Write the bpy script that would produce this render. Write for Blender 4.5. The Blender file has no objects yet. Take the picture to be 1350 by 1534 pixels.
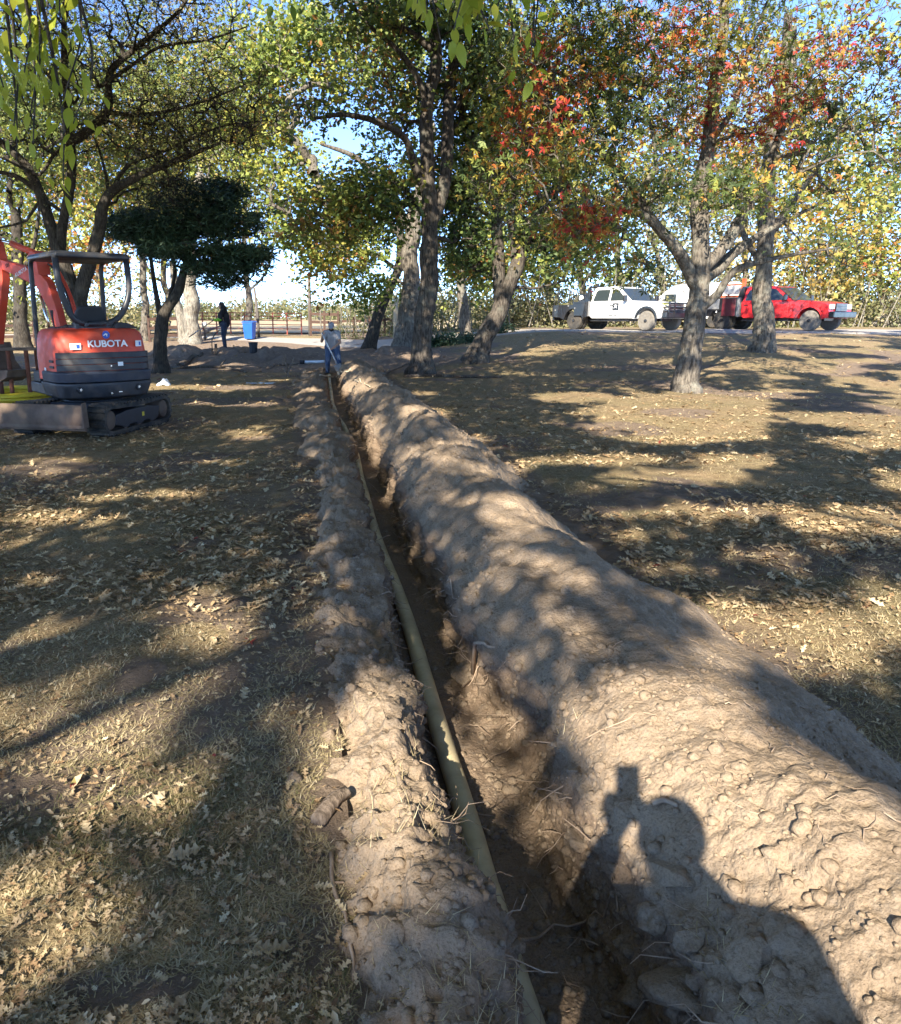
import bpy, math, random
import numpy as np
from mathutils import Vector, Matrix
R = math.radians
random.seed(7)
rng = np.random.default_rng(11)
sc = bpy.context.scene
COL = sc.collection

# ---------------------------------------------------------------- camera, light, exposure
EYE = 1.6
PITCH = R(14.2)
FPX = 1152.0                      # focal length in photo pixels
cd = bpy.data.cameras.new('camera'); cam = bpy.data.objects.new('camera', cd); COL.objects.link(cam)
cam.location = (0, 0, EYE); cam.rotation_euler = (R(90) - PITCH, 0, 0)
cd.sensor_fit = 'VERTICAL'; cd.sensor_height = 24.0; cd.sensor_width = 24.0
cd.lens = FPX / 1534 * 24.0
cd.shift_x = (675 - 575.5) / 1534
cd.clip_start = 0.02; cd.clip_end = 3000
sc.camera = cam

SUN = Vector((-.314, -.888, .567)).normalized()      # towards the sun
w = bpy.data.worlds.new('World'); sc.world = w; w.use_nodes = True
nt = w.node_tree; nt.nodes.clear()
sky = nt.nodes.new('ShaderNodeTexSky'); sky.sky_type = 'NISHITA'; sky.sun_disc = False
sky.sun_elevation = math.asin(SUN.z); sky.sun_rotation = math.atan2(SUN.x, SUN.y) % (2 * math.pi)
sky.air_density = 0.48; sky.dust_density = 0.0; sky.ozone_density = 3.4; sky.altitude = 2500
bg = nt.nodes.new('ShaderNodeBackground'); bg.inputs[1].default_value = 0.135
wo = nt.nodes.new('ShaderNodeOutputWorld')
nt.links.new(sky.outputs[0], bg.inputs[0]); nt.links.new(bg.outputs[0], wo.inputs[0])
ld = bpy.data.lights.new('sun', 'SUN'); ld.energy = 3.3; ld.angle = R(0.55); ld.color = (1, .91, .76)
lo = bpy.data.objects.new('sun', ld); COL.objects.link(lo)
lo.rotation_euler = (-SUN).to_track_quat('-Z', 'Y').to_euler()
sc.view_settings.view_transform = 'Standard'; sc.view_settings.look = 'None'
sc.view_settings.gamma = 1; sc.view_settings.use_curve_mapping = False
sc.view_settings.exposure = 2.33
sc.cycles.max_bounces = 7; sc.cycles.diffuse_bounces = 4; sc.cycles.transmission_bounces = 4
sc.cycles.transparent_max_bounces = 6; sc.cycles.use_denoising = True

SP, CP = math.sin(PITCH), math.cos(PITCH)
def ray(px, py):
    u, v = (px - 575.5) / FPX, (py - 767) / FPX
    return np.array([u, CP - v * SP, -(SP + v * CP)])
def at(px, py, Y):                # the place seen at that pixel, Y metres ahead
    r = ray(px, py); t = Y / r[1]
    return np.array([r[0] * t, Y, EYE + r[2] * t])

# ---------------------------------------------------------------- noise
def _hash(a, b, c, s):
    n = (a * 374761393 + b * 668265263 + c * 1274126177 + s * 974634777) & 0xffffffff
    n = ((n ^ (n >> 13)) * 1274126177) & 0xffffffff
    n = (n ^ (n >> 16)) * 2246822519 & 0xffffffff
    return (n & 0xffffff) / 8388607.5 - 1.0
def noise3(x, y, z, s=0):
    x, y, z = np.broadcast_arrays(np.asarray(x, float), np.asarray(y, float), np.asarray(z, float))
    xi, yi, zi = np.floor(x).astype(np.int64), np.floor(y).astype(np.int64), np.floor(z).astype(np.int64)
    fx, fy, fz = x - xi, y - yi, z - zi
    fx = fx**3 * (fx * (fx * 6 - 15) + 10); fy = fy**3 * (fy * (fy * 6 - 15) + 10); fz = fz**3 * (fz * (fz * 6 - 15) + 10)
    r = 0
    for dx in (0, 1):
        for dy in (0, 1):
            for dz in (0, 1):
                r = r + _hash(xi + dx, yi + dy, zi + dz, s) * (fx if dx else 1 - fx) * (fy if dy else 1 - fy) * (fz if dz else 1 - fz)
    return r
def fbm(x, y, z=0.0, s=0, o=3):
    r, a, f = 0, 1, 1
    for k in range(o):
        r = r + a * noise3(np.asarray(x) * f, np.asarray(y) * f, np.asarray(z) * f, s + k); a *= .5; f *= 2.03
    return r
def cell2(x, y, z, s=0):          # distance to nearest jittered point: gives clods
    x, y, z = np.broadcast_arrays(np.asarray(x, float), np.asarray(y, float), np.asarray(z, float))
    xi, yi, zi = np.floor(x).astype(np.int64), np.floor(y).astype(np.int64), np.floor(z).astype(np.int64)
    best = np.full(x.shape, 9.0)
    for dx in (-1, 0, 1):
        for dy in (-1, 0, 1):
            for dz in (-1, 0, 1):
                a, b, c = xi + dx, yi + dy, zi + dz
                px = a + .5 + .45 * _hash(a, b, c, s); py = b + .5 + .45 * _hash(a, b, c, s + 7); pz = c + .5 + .45 * _hash(a, b, c, s + 13)
                ax, ay, az = np.abs(px - x + .3 * (py - y)), np.abs(py - y + .3 * (pz - z)), np.abs(pz - z - .3 * (px - x)); best = np.minimum(best, .5 * np.maximum(np.maximum(ax, ay), az) + .5 * np.sqrt(ax * ax + ay * ay + az * az))
    return best * 1.05
def sstep(a, b, x):
    t = np.clip((np.asarray(x, float) - a) / (b - a), 0, 1); return t * t * (3 - 2 * t)

# ---------------------------------------------------------------- object helpers
def tag(o, label=None, cat=None, group=None, kind=None):
    if label: o['label'] = label
    if cat: o['category'] = cat
    if group: o['group'] = group
    if kind: o['kind'] = kind
    return o
def np_mesh(name, V, F, smooth=False, attr=None):
    me = bpy.data.meshes.new(name)
    V = np.ascontiguousarray(V, dtype=np.float32)
    Fs = F if isinstance(F, (list, tuple)) else [F]
    Fs = [np.asarray(f, dtype=np.int32) for f in Fs if len(f)]
    idx = np.concatenate([f.ravel() for f in Fs]); sizes = np.concatenate([np.full(len(f), f.shape[1], np.int32) for f in Fs])
    me.vertices.add(len(V)); me.vertices.foreach_set('co', V.ravel())
    me.loops.add(len(idx)); me.loops.foreach_set('vertex_index', idx)
    me.polygons.add(len(sizes))
    starts = np.concatenate([[0], np.cumsum(sizes)[:-1]]).astype(np.int32)
    me.polygons.foreach_set('loop_start', starts); me.polygons.foreach_set('loop_total', sizes)
    if smooth: me.polygons.foreach_set('use_smooth', np.ones(len(sizes), bool))
    if attr:
        for k, (dom, arr) in attr.items():
            a = me.attributes.new(k, 'FLOAT', dom); a.data.foreach_set('value', np.asarray(arr, np.float32).ravel())
    me.update(calc_edges=True)
    return me
def put(name, me, mat=None, parent=None):
    o = bpy.data.objects.new(name, me); COL.objects.link(o)
    if mat is not None and me is not None and not me.materials: me.materials.append(mat)
    if parent is not None: o.parent = parent
    return o
def empty(name, loc=(0, 0, 0), rz=0, label=None, cat=None, group=None):
    o = bpy.data.objects.new(name, None); COL.objects.link(o); o.location = loc; o.rotation_euler = (0, 0, rz)
    o.empty_display_size = .2
    return tag(o, label, cat, group)
def kids(o): return [c for c in bpy.data.objects if c.parent == o]
def copy_tree(o, parent=None):
    c = o.copy(); COL.objects.link(c); c.parent = parent
    for ch in kids(o): copy_tree(ch, c)
    return c

class MB:
    def __init__(s): s.v = []; s.f = []
    def add(s, V, F):
        b = len(s.v); s.v += [tuple(map(float, p)) for p in V]; s.f += [tuple(int(i) + b for i in f) for f in F]; return s
    def box(s, c, d, rot=None):
        x, y, z = d[0] / 2, d[1] / 2, d[2] / 2
        V = [Vector(p) for p in [(-x, -y, -z), (x, -y, -z), (x, y, -z), (-x, y, -z), (-x, -y, z), (x, -y, z), (x, y, z), (-x, y, z)]]
        if rot is not None: V = [rot @ p for p in V]
        V = [(p[0] + c[0], p[1] + c[1], p[2] + c[2]) for p in V]
        return s.add(V, [(0, 3, 2, 1), (4, 5, 6, 7), (0, 1, 5, 4), (1, 2, 6, 5), (2, 3, 7, 6), (3, 0, 4, 7)])
    def bar(s, a, b, wd, ht):     # box between two points
        a, b = Vector(a), Vector(b); d = b - a; q = d.to_track_quat('X', 'Z').to_matrix()
        return s.box((a + b) / 2, (d.length, wd, ht), q)
    def prism(s, poly, y0, y1, axis='y'):
        n = len(poly)
        mk = {'y': lambda p, t: (p[0], t, p[1]), 'x': lambda p, t: (t, p[0], p[1]), 'z': lambda p, t: (p[0], p[1], t)}[axis]
        V = [mk(p, y0) for p in poly] + [mk(p, y1) for p in poly]
        return s.add(V, [tuple(range(n)), tuple(range(2 * n - 1, n - 1, -1))] + [(i, i + n, (i + 1) % n + n, (i + 1) % n) for i in range(n)])
    def loft(s, rings, cap=True):
        n = len(rings[0]); V = [p for r in rings for p in r]; F = []
        for k in range(len(rings) - 1):
            for i in range(n):
                j = (i + 1) % n; F.append((k * n + i, k * n + j, (k + 1) * n + j, (k + 1) * n + i))
        if cap: F.append(tuple(range(n - 1, -1, -1))); F.append(tuple(range((len(rings) - 1) * n, len(rings) * n)))
        return s.add(V, F)
    def tube(s, pts, r, n=8, cap=True):
        pts = [Vector(p) for p in pts]; rs = r if hasattr(r, '__len__') else [r] * len(pts)
        t0 = (pts[1] - pts[0]).normalized(); ref = Vector((0, 0, 1)) if abs(t0.z) < .9 else Vector((1, 0, 0))
        u = t0.cross(ref).normalized(); rings = []
        for i, p in enumerate(pts):
            t = (pts[min(i + 1, len(pts) - 1)] - pts[max(i - 1, 0)]).normalized()
            u = (u - t * u.dot(t)).normalized(); v = t.cross(u)
            rings.append([tuple(p + (u * math.cos(2 * math.pi * k / n) + v * math.sin(2 * math.pi * k / n)) * rs[i]) for k in range(n)])
        return s.loft(rings, cap)
    def lathe(s, prof, c=(0, 0, 0), n=16, axis='z'):
        rings = []
        for (r, h) in prof:
            ring = []
            for k in range(n):
                a = 2 * math.pi * k / n; x, y = r * math.cos(a), r * math.sin(a)
                p = {'z': (x, y, h), 'y': (x, h, y), 'x': (h, x, y)}[axis]
                ring.append((p[0] + c[0], p[1] + c[1], p[2] + c[2]))
            rings.append(ring)
        return s.loft(rings)
    def ball(s, c, r, n=10, m=7):
        rr = r if hasattr(r, '__len__') else (r, r, r)
        rings = []
        for j in range(m + 1):
            a = math.pi * (j + .02) / (m + .04); rings.append([(c[0] + rr[0] * math.sin(a) * math.cos(2 * math.pi * k / n), c[1] + rr[1] * math.sin(a) * math.sin(2 * math.pi * k / n), c[2] + rr[2] * math.cos(a)) for k in range(n)])
        return s.loft(rings)
    def build(s, name, mat, parent=None, bevel=0, seg=2, smooth=False, loc=None):
        me = bpy.data.meshes.new(name); me.from_pydata(s.v, [], s.f)
        import bmesh
        bm = bmesh.new(); bm.from_mesh(me); bmesh.ops.recalc_face_normals(bm, faces=bm.faces); bm.to_mesh(me); bm.free()
        if smooth: me.polygons.foreach_set('use_smooth', [True] * len(me.polygons))
        o = put(name, me, mat, parent)
        if loc is not None: o.location = loc
        if bevel:
            m = o.modifiers.new('bevel', 'BEVEL'); m.width = bevel; m.segments = seg; m.limit_method = 'ANGLE'; m.angle_limit = R(35)
            me.polygons.foreach_set('use_smooth', [True] * len(me.polygons))
            m.harden_normals = True
        return o

# ---------------------------------------------------------------- materials
def newmat(name):
    m = bpy.data.materials.new(name); m.use_nodes = True; nt = m.node_tree; p = nt.nodes['Principled BSDF']
    return m, nt, p
def ramp(nt, stops, src):
    r = nt.nodes.new('ShaderNodeValToRGB'); e = r.color_ramp.elements
    while len(e) < len(stops): e.new(.5)
    for i, (t, c) in enumerate(stops): e[i].position = t; e[i].color = (*c, 1)
    nt.links.new(src, r.inputs[0]); return r
def tex_noise(nt, scale, detail=4, rough=.6, coord='Object', vec=None):
    n = nt.nodes.new('ShaderNodeTexNoise'); n.inputs['Scale'].default_value = scale; n.inputs['Detail'].default_value = detail; n.inputs['Roughness'].default_value = rough
    if vec is None:
        tc = nt.nodes.new('ShaderNodeTexCoord'); vec = tc.outputs[coord]
    nt.links.new(vec, n.inputs['Vector']); return n
def mathn(nt, op, a, b=None, clamp=False):
    n = nt.nodes.new('ShaderNodeMath'); n.operation = op; n.use_clamp = clamp
    for i, s in enumerate((a, b)):
        if s is None: continue
        if isinstance(s, (int, float)): n.inputs[i].default_value = s
        else: nt.links.new(s, n.inputs[i])
    return n.outputs[0]
def mixc(nt, fac, a, b, mode='MIX'):
    n = nt.nodes.new('ShaderNodeMix'); n.data_type = 'RGBA'; n.blend_type = mode
    for i, s in ((0, fac), (6, a), (7, b)):
        if isinstance(s, (int, float)): n.inputs[i].default_value = s
        elif isinstance(s, tuple): n.inputs[i].default_value = (*s, 1)
        else: nt.links.new(s, n.inputs[i])
    return n.outputs[2]
def bump(nt, p, h, strength, dist):
    b = nt.nodes.new('ShaderNodeBump'); b.inputs['Strength'].default_value = strength; b.inputs['Distance'].default_value = dist
    nt.links.new(h, b.inputs['Height']); nt.links.new(b.outputs[0], p.inputs['Normal']); return b
def simple(name, c, rough=.6, metal=0, var=.12, scale=6, c2=None, dirt=0, coat=0, bmp=0):
    m, nt, p = newmat(name)
    p.inputs['Roughness'].default_value = rough; p.inputs['Metallic'].default_value = metal
    n = tex_noise(nt, scale)
    a = tuple(x * (1 - var) for x in c); b = c2 or tuple(min(1, x * (1 + var)) for x in c)
    r = ramp(nt, [(.3, a), (.7, b)], n.outputs[0]); out = r.outputs[0]
    if dirt:
        n2 = tex_noise(nt, 3.1, 6, .7); r2 = ramp(nt, [(.42, (0, 0, 0)), (.72, (1, 1, 1))], n2.outputs[0])
        out = mixc(nt, mathn(nt, 'MULTIPLY', r2.outputs[0], dirt), out, (.27, .21, .15))
        nt.links.new(mathn(nt, 'ADD', mathn(nt, 'MULTIPLY', r2.outputs[0], .4), rough, True), p.inputs['Roughness'])
    nt.links.new(out, p.inputs['Base Color'])
    if coat: p.inputs['Coat Weight'].default_value = coat
    if bmp: bump(nt, p, tex_noise(nt, scale * 8, 5).outputs[0], .5, bmp)
    return m
def leafmat(name, stops, trans=.3, rough=.55):
    m, nt, p = newmat(name)
    at_ = nt.nodes.new('ShaderNodeAttribute'); at_.attribute_name = 'hue'
    r = ramp(nt, stops, at_.outputs['Fac'])
    nt.links.new(r.outputs[0], p.inputs['Base Color']); p.inputs['Roughness'].default_value = rough
    p.inputs['Specular IOR Level'].default_value = .35
    t = nt.nodes.new('ShaderNodeBsdfTranslucent'); nt.links.new(mixc(nt, 1.0, r.outputs[0], (1.25, 1.25, .8), 'MULTIPLY'), t.inputs[0])
    mx = nt.nodes.new('ShaderNodeMixShader'); mx.inputs[0].default_value = trans
    nt.links.new(p.outputs[0], mx.inputs[1]); nt.links.new(t.outputs[0], mx.inputs[2])
    nt.links.new(mx.outputs[0], nt.nodes['Material Output'].inputs[0])
    return m
def barkmat(name, dark, light, scale=1.0, lich=(.30, .31, .27), lichamt=.35):
    m, nt, p = newmat(name)
    tc = nt.nodes.new('ShaderNodeTexCoord'); mp = nt.nodes.new('ShaderNodeMapping'); mp.inputs['Scale'].default_value = (1, 1, .22)
    nt.links.new(tc.outputs['Object'], mp.inputs[0])
    n = tex_noise(nt, 26 * scale, 6, .65, vec=mp.outputs[0])
    r = ramp(nt, [(.38, dark), (.62, light)], n.outputs[0])
    n2 = tex_noise(nt, 2.6, 5, .7); r2 = ramp(nt, [(.5, (0, 0, 0)), (.66, (1, 1, 1))], n2.outputs[0])
    c = mixc(nt, mathn(nt, 'MULTIPLY', r2.outputs[0], lichamt), r.outputs[0], lich)
    nt.links.new(c, p.inputs['Base Color']); p.inputs['Roughness'].default_value = .95; p.inputs['Specular IOR Level'].default_value = .15
    bump(nt, p, n.outputs[0], .9, .03)
    return m

def soilmat(name, lo, hi, cool, crumb=1.0):
    m, nt, p = newmat(name)
    tc = nt.nodes.new('ShaderNodeNewGeometry'); v = tc.outputs['Position']
    n1 = tex_noise(nt, 1.7, 5, .65, vec=v); n2 = tex_noise(nt, 22, 6, .7, vec=v); n3 = tex_noise(nt, 130, 4, .7, vec=v)
    r = ramp(nt, [(.32, lo), (.68, hi)], mathn(nt, 'ADD', mathn(nt, 'MULTIPLY', n1.outputs[0], .6), mathn(nt, 'MULTIPLY', n2.outputs[0], .4)))
    c = mixc(nt, ramp(nt, [(.5, (0, 0, 0)), (.7, (1, 1, 1))], n2.outputs[0]).outputs[0], r.outputs[0], cool)
    sp = ramp(nt, [(.3, (.62, .6, .58)), (.5, (1, 1, 1)), (.76, (1.18, 1.16, 1.12))], n3.outputs[0])
    c = mixc(nt, 1.0, c, sp.outputs[0], 'MULTIPLY')
    nt.links.new(c, p.inputs['Base Color']); p.inputs['Roughness'].default_value = 1; p.inputs['Specular IOR Level'].default_value = .1
    vo = nt.nodes.new('ShaderNodeTexVoronoi'); vo.inputs['Scale'].default_value = 60; nt.links.new(v, vo.inputs['Vector'])
    h = mathn(nt, 'ADD', mathn(nt, 'MULTIPLY', n2.outputs[0], 1.0), mathn(nt, 'MULTIPLY', n3.outputs[0], .35))
    h = mathn(nt, 'SUBTRACT', h, mathn(nt, 'MULTIPLY', vo.outputs['Distance'], .35))
    bump(nt, p, h, .8 * crumb, .016)
    return m
# ---------------------------------------------------------------- terrain
CXY = [(-3, 1.05), (0, .70), (1.8, .49), (3.6, .285), (6, .05), (9.8, -.28), (13, -.66), (15.9, -.96), (19, -1.25), (23.3, -1.6), (25, -1.72), (700, -1.72)]
def cx(y): return np.interp(y, [a for a, b in CXY], [b for a, b in CXY])
PIPE = [(0.586, 0.0), (0.387, 1.654), (0.352, 2.013), (0.315, 2.542), (0.239, 3.364), (0.168, 4.252), (0.069, 5.245), (-0.093, 6.653), (-0.321, 9.261), (-0.567, 11.623), (-0.983, 15.025), (-1.342, 19.372), (-1.56, 22.2)]
def base_h(x, y):
    x = np.asarray(x, float); y = np.asarray(y, float)
    r = .93 * sstep(-2, 8, x) * sstep(15, 35, y)
    h = .1 * sstep(16, 30, y) + .46 * sstep(33, 49, y) * (1 - .9 * sstep(0, 8, x)) + r * (1 - .4 * sstep(42, 60, y))
    return h + .5 * sstep(60, 300, y) + .05 * fbm(x * .35, y * .35, 3.3, 5, 2) * sstep(-1, 6, y)
T_END = 23.6
def profile(y, u1, n):
    """cross-section of the dug strip at distance y: n points (w, z)"""
    k = 1 - sstep(20.5, 23.4, y); k0 = k
    hl = (.10 + .065 * float(noise3(y * .8, 2.2, 0, 3)) + .03 * float(noise3(y * 3, 7, 0, 3))) * (.35 + .65 * k)
    hr = (.345 + .05 * sstep(4, 8, y) + .07 * float(noise3(y * .55, 9.1, 0, 4)) + .05 * float(noise3(y * 1.9, 4, 0, 4))) * (.35 + .65 * k)
    a = .10 * float(noise3(y * 1.1, 5.5, 0, 5)) + .05 * float(noise3(y * 4.1, 5.5, 0, 5)); b = .12 * float(noise3(y * .7, 1.5, 0, 6))
    lw = .03 * float(noise3(y * 1.6, 3, 0, 8)); rw = .045 * float(noise3(y * 1.3, 8, 0, 9))
    wide = .25 * sstep(5, 16, y)
    P = [(-.72 - a - wide, -.06), (-.62 - a - wide, .0), (-.5 - wide * .6, hl * .6), (-.4, hl), (-.3, hl * .95), (-.22 + lw, .06), (-.195 + lw, -.06 * k),
         (-.18 + lw, -.2 * k), (-.175 + lw, -.28 * k), (-.14, -.305 * k), (0, -.30 * k), (.13, -.305 * k), (.175 + rw, -.26 * k), (.19 + rw, -.15 * k), (.2 + rw, -.04), (.22 + rw, .09), (.30 + rw, .19),
         (.42, .29), (.57, hr * .95), (.70, hr), (.86, hr * .86), (1.03 + b * .5, hr * .5), (1.22 + b, .09), (1.36 + b, .0), (1.5 + b, -.06)]
    P = np.array(P); P[:, 1] = np.where(P[:, 1] < -.1, P[:, 1] * (1 - .42 * sstep(7, 14, y)), P[:, 1])
    return P
def dug_strip():
    ys = [-1.2]
    while ys[-1] < T_END: ys.append(ys[-1] + max(.0105, .0052 * max(0, ys[-1] + .3)))
    ys = np.array(ys)
    # parameter positions: denser where the strip is near the eye
    ref = profile(3.0, 0, 0); d = np.sqrt((np.diff(ref, axis=0)**2).sum(1)); L = np.concatenate([[0], np.cumsum(d)])
    n = 320; s = np.linspace(0, L[-1], n)
    V = np.zeros((len(ys), n, 3)); NW = np.zeros((len(ys), n, 2))
    ker = np.exp(-np.linspace(-2, 2, 7)**2); ker /= ker.sum()
    for i, y in enumerate(ys):
        P = profile(float(y), 0, 0)
        wv = np.interp(s, L, P[:, 0]); zv = np.interp(s, L, P[:, 1])
        wv[3:-3] = np.convolve(wv, ker, 'valid'); zv[3:-3] = np.convolve(zv, ker, 'valid')
        V[i, :, 0] = cx(y) + wv; V[i, :, 1] = y; V[i, :, 2] = zv
        t0 = np.gradient(wv); t1 = np.gradient(zv); l = np.hypot(t0, t1) + 1e-9
        NW[i, :, 0] = -t1 / l; NW[i, :, 1] = t0 / l
    x, y, z = V[..., 0].copy(), V[..., 1].copy(), V[..., 2].copy()
    wv = x - cx(y)
    near = 1 - .55 * sstep(4, 14, y)
    rough = sstep(-.3, .6, fbm(x * 1.3, y * 1.3, 0, 21, 3))
    lit = sstep(.55, .9, wv) * (1 - sstep(4.0, 8.5, y))          # the packed, smoother back of the near heap
    rough = np.clip(rough * (1 - .93 * lit) + .12 + .25 * (1 - sstep(-.3, -.15, wv)), 0, 1)
    lft = 1 - sstep(-.3, -.15, wv)
    dsp = (.045 + .03 * sstep(3.5, 7, y)) * fbm(x * 1.3, y * 1.3, z, 31, 3) + .035 * sstep(4, 8, y) * (1 - np.abs(fbm(x * 2.4, y * 2.4, z, 37, 2)) * 2) * (1 - lft) * sstep(.2, .4, wv) + .022 * fbm(x * 6, y * 6, z * 6, 33, 4) * (1 - .45 * lit) + lft * (.03 * fbm(x * 3, y * 3, z * 3, 35, 3) + .022 * (1 - 2 * np.abs(fbm(x * 8, y * 8, z * 8, 36, 3))))
    m1 = sstep(.1, .6, noise3(x * 3, y * 3, z * 3, 45)); m2 = sstep(-.1, .5, noise3(x * 7, y * 7, z * 7, 46))
    wx, wy, wz = .045 * fbm(x * 9, y * 9, z * 9, 11, 2), .045 * fbm(x * 9, y * 9, z * 9, 13, 2), .045 * fbm(x * 9, y * 9, z * 9, 15, 2)
    def lump(f, s_):
        k = min(1, 9 / f); d = cell2((x + wx * k) * f, (y + wy * k) * f, (z + wz * k) * f, s_); return np.clip(.62 - d, 0, 1)**.75 * .8
    dsp += rough * ((.018 + .008 * lft) * m1 * lump(6.5, 41) * near + .010 * m2 * lump(15, 43) + .020 * m2 * np.clip(fbm(x * 13, y * 13, z * 13, 48, 4), -.3, .9) + .009 * lump(34, 47)) + (.006 + .006 * rough) * fbm(x * 26, y * 26, z * 26, 51, 4)
    wall = sstep(-.24, -.2, wv) * (1 - sstep(-.16, -.12, wv)) + sstep(.14, .17, wv) * (1 - sstep(.24, .3, wv))
    wall = np.clip(wall, 0, 1) * sstep(-.33, -.22, z)
    dsp += wall * (.022 * fbm(x * 2, y * 5, z * 16, 61, 3) + .02 * fbm(x * 3, y * 3, z * 3, 63, 2))
    floor = (1 - sstep(.1, .17, np.abs(wv)))
    dsp *= 1 - .55 * floor
    edge = sstep(0, .06, np.minimum(np.arange(n)[None, :], n - 1 - np.arange(n)[None, :]) / n)
    dsp = dsp * edge
    V[..., 0] += NW[..., 0] * dsp; V[..., 2] += NW[..., 1] * dsp
    # ragged foot of the heaps
    V[..., 2] += base_h(V[..., 0], V[..., 1])
    V[..., 2] += .02 * (y > 22)
    return V, s, L
STRIP, _s, _L = dug_strip()
def grid_faces(nr, nc, c0, c1):
    i = np.arange(nr - 1)[:, None] * (c1 - c0) + np.arange(c1 - c0 - 1)[None, :]
    i = i.ravel(); return np.stack([i, i + 1, i + 1 + (c1 - c0), i + (c1 - c0)], 1)
M_SPOIL = soilmat('spoil_dirt', (.18, .135, .095), (.355, .27, .188), (.24, .195, .15))
M_TRENCH = soilmat('trench_dirt', (.18, .13, .092), (.30, .22, .152), (.22, .175, .135))
i_l = int(np.searchsorted(_s, _L[5])); i_r = int(np.searchsorted(_s, _L[15]))
nr, nc = STRIP.shape[:2]
def strip_obj(name, a, b, mat):
    V = STRIP[:, a:b].reshape(-1, 3)
    return put(name, np_mesh(name, V, grid_faces(nr, nc, a, b), True), mat)
tag(strip_obj('spoil_bank', 0, i_l + 1, M_SPOIL), 'low lumpy bank of dug brown dirt on the left lip of the trench', 'dirt bank')
tag(strip_obj('trench', i_l, i_r + 1, M_TRENCH), kind='structure')
tag(strip_obj('spoil_bank', i_r, nc, M_SPOIL), 'tall rounded bank of tan dirt along the right side of the trench', 'dirt bank')

# the lawn, one sheet to the horizon with a slot where the strip is dug
def ground_sheet():
    ys = [-26, -18, -12, -8, -5, -3.2]
    while ys[-1] < 60: ys.append(ys[-1] + max(.03, .011 * abs(ys[-1]) + .012))
    while ys[-1] < 900: ys.append(ys[-1] * 1.12)
    ys = np.array(ys)
    wp = [0.0]
    while wp[-1] < 600:
        d = wp[-1]; wp.append(d + (.03 if d < 3 else .03 + .02 * (d - 3)))
    wp = np.array(wp); ws = np.concatenate([-wp[::-1][:-1] - .56, [-.56], [1.28], wp[1:] + 1.28])
    X = cx(ys)[:, None] + ws[None, :]; Y = np.repeat(ys[:, None], len(ws), 1)
    nearw = (1 - sstep(10, 40, Y)) * (1 - sstep(6, 20, np.abs(X)))
    Z = base_h(X, Y) + nearw * (.016 * fbm(X * 2.2, Y * 2.2, 0, 71, 2) + .007 * fbm(X * 11, Y * 11, 0, 73, 2))
    # turned soil left of the trench's far end
    heap = .42 * np.clip(fbm(X * .7, Y * .9, 1.5, 77, 4) + .45, 0, 1.4) * sstep(24.5, 27, Y) * (1 - sstep(30.5, 33.5, Y)) * sstep(-9.5, -8, X) * (1 - sstep(.5, 3, X))
    Z = Z + heap
    bare = 1.5 * sstep(22, 25, Y) * (1 - sstep(40, 46, Y)) * sstep(-14, -10, X) * (1 - sstep(0, 4, X))
    W = X - cx(Y)
    bare = np.maximum(bare, (1 - sstep(.5, 1.15, np.abs(W + .1))) * .8)
    bare = np.maximum(bare, (1 - sstep(1.4, 2.1, W)) * (W > 0) * .7)
    for (px, py, rx, ry, k) in [(310, 912, 90, 32, 1), (335, 1060, 50, 60, .9), (210, 1010, 40, 35, .7), (400, 930, 50, 50, .6), (300, 815, 45, 12, .6), (420, 700, 50, 60, .5), (60, 1190, 90, 25, .6), (190, 1480, 120, 40, .8), (1060, 750, 90, 30, .7), (1100, 860, 60, 30, .6), (1000, 590, 80, 12, .4)]:
        r0 = ray(px, py); t = EYE / -r0[2]; gx, gy = r0[0] * t, r0[1] * t
        r1 = ray(px, py - ry); t1 = EYE / -r1[2]; ex = rx / FPX * t; ey = abs(r1[1] * t1 - gy)
        q = ((X - gx) / ex)**2 + ((Y - gy) / ey)**2
        bare = np.maximum(bare, k * (1 - sstep(.35, 1.35, q + .5 * fbm(X * 4, Y * 4, 0, 79, 2))))
    bare = np.maximum(bare, .75 * sstep(.25, .7, fbm(X * .6, Y * .6, 2.0, 81, 3)))
    nr, nc = X.shape; V = np.stack([X, Y, Z], -1).reshape(-1, 3)
    F = grid_faces(nr, nc, 0, nc)
    rows = F[:, 0] // nc; cols = F[:, 0] % nc; gap = len(wp) - 1
    keep = ~((cols == gap) & (ys[rows] > -1.3) & (ys[rows] < 22.6))
    return put('ground', np_mesh('ground', V, F[keep], True, {'bare': ('POINT', bare)}), groundmat())
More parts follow.
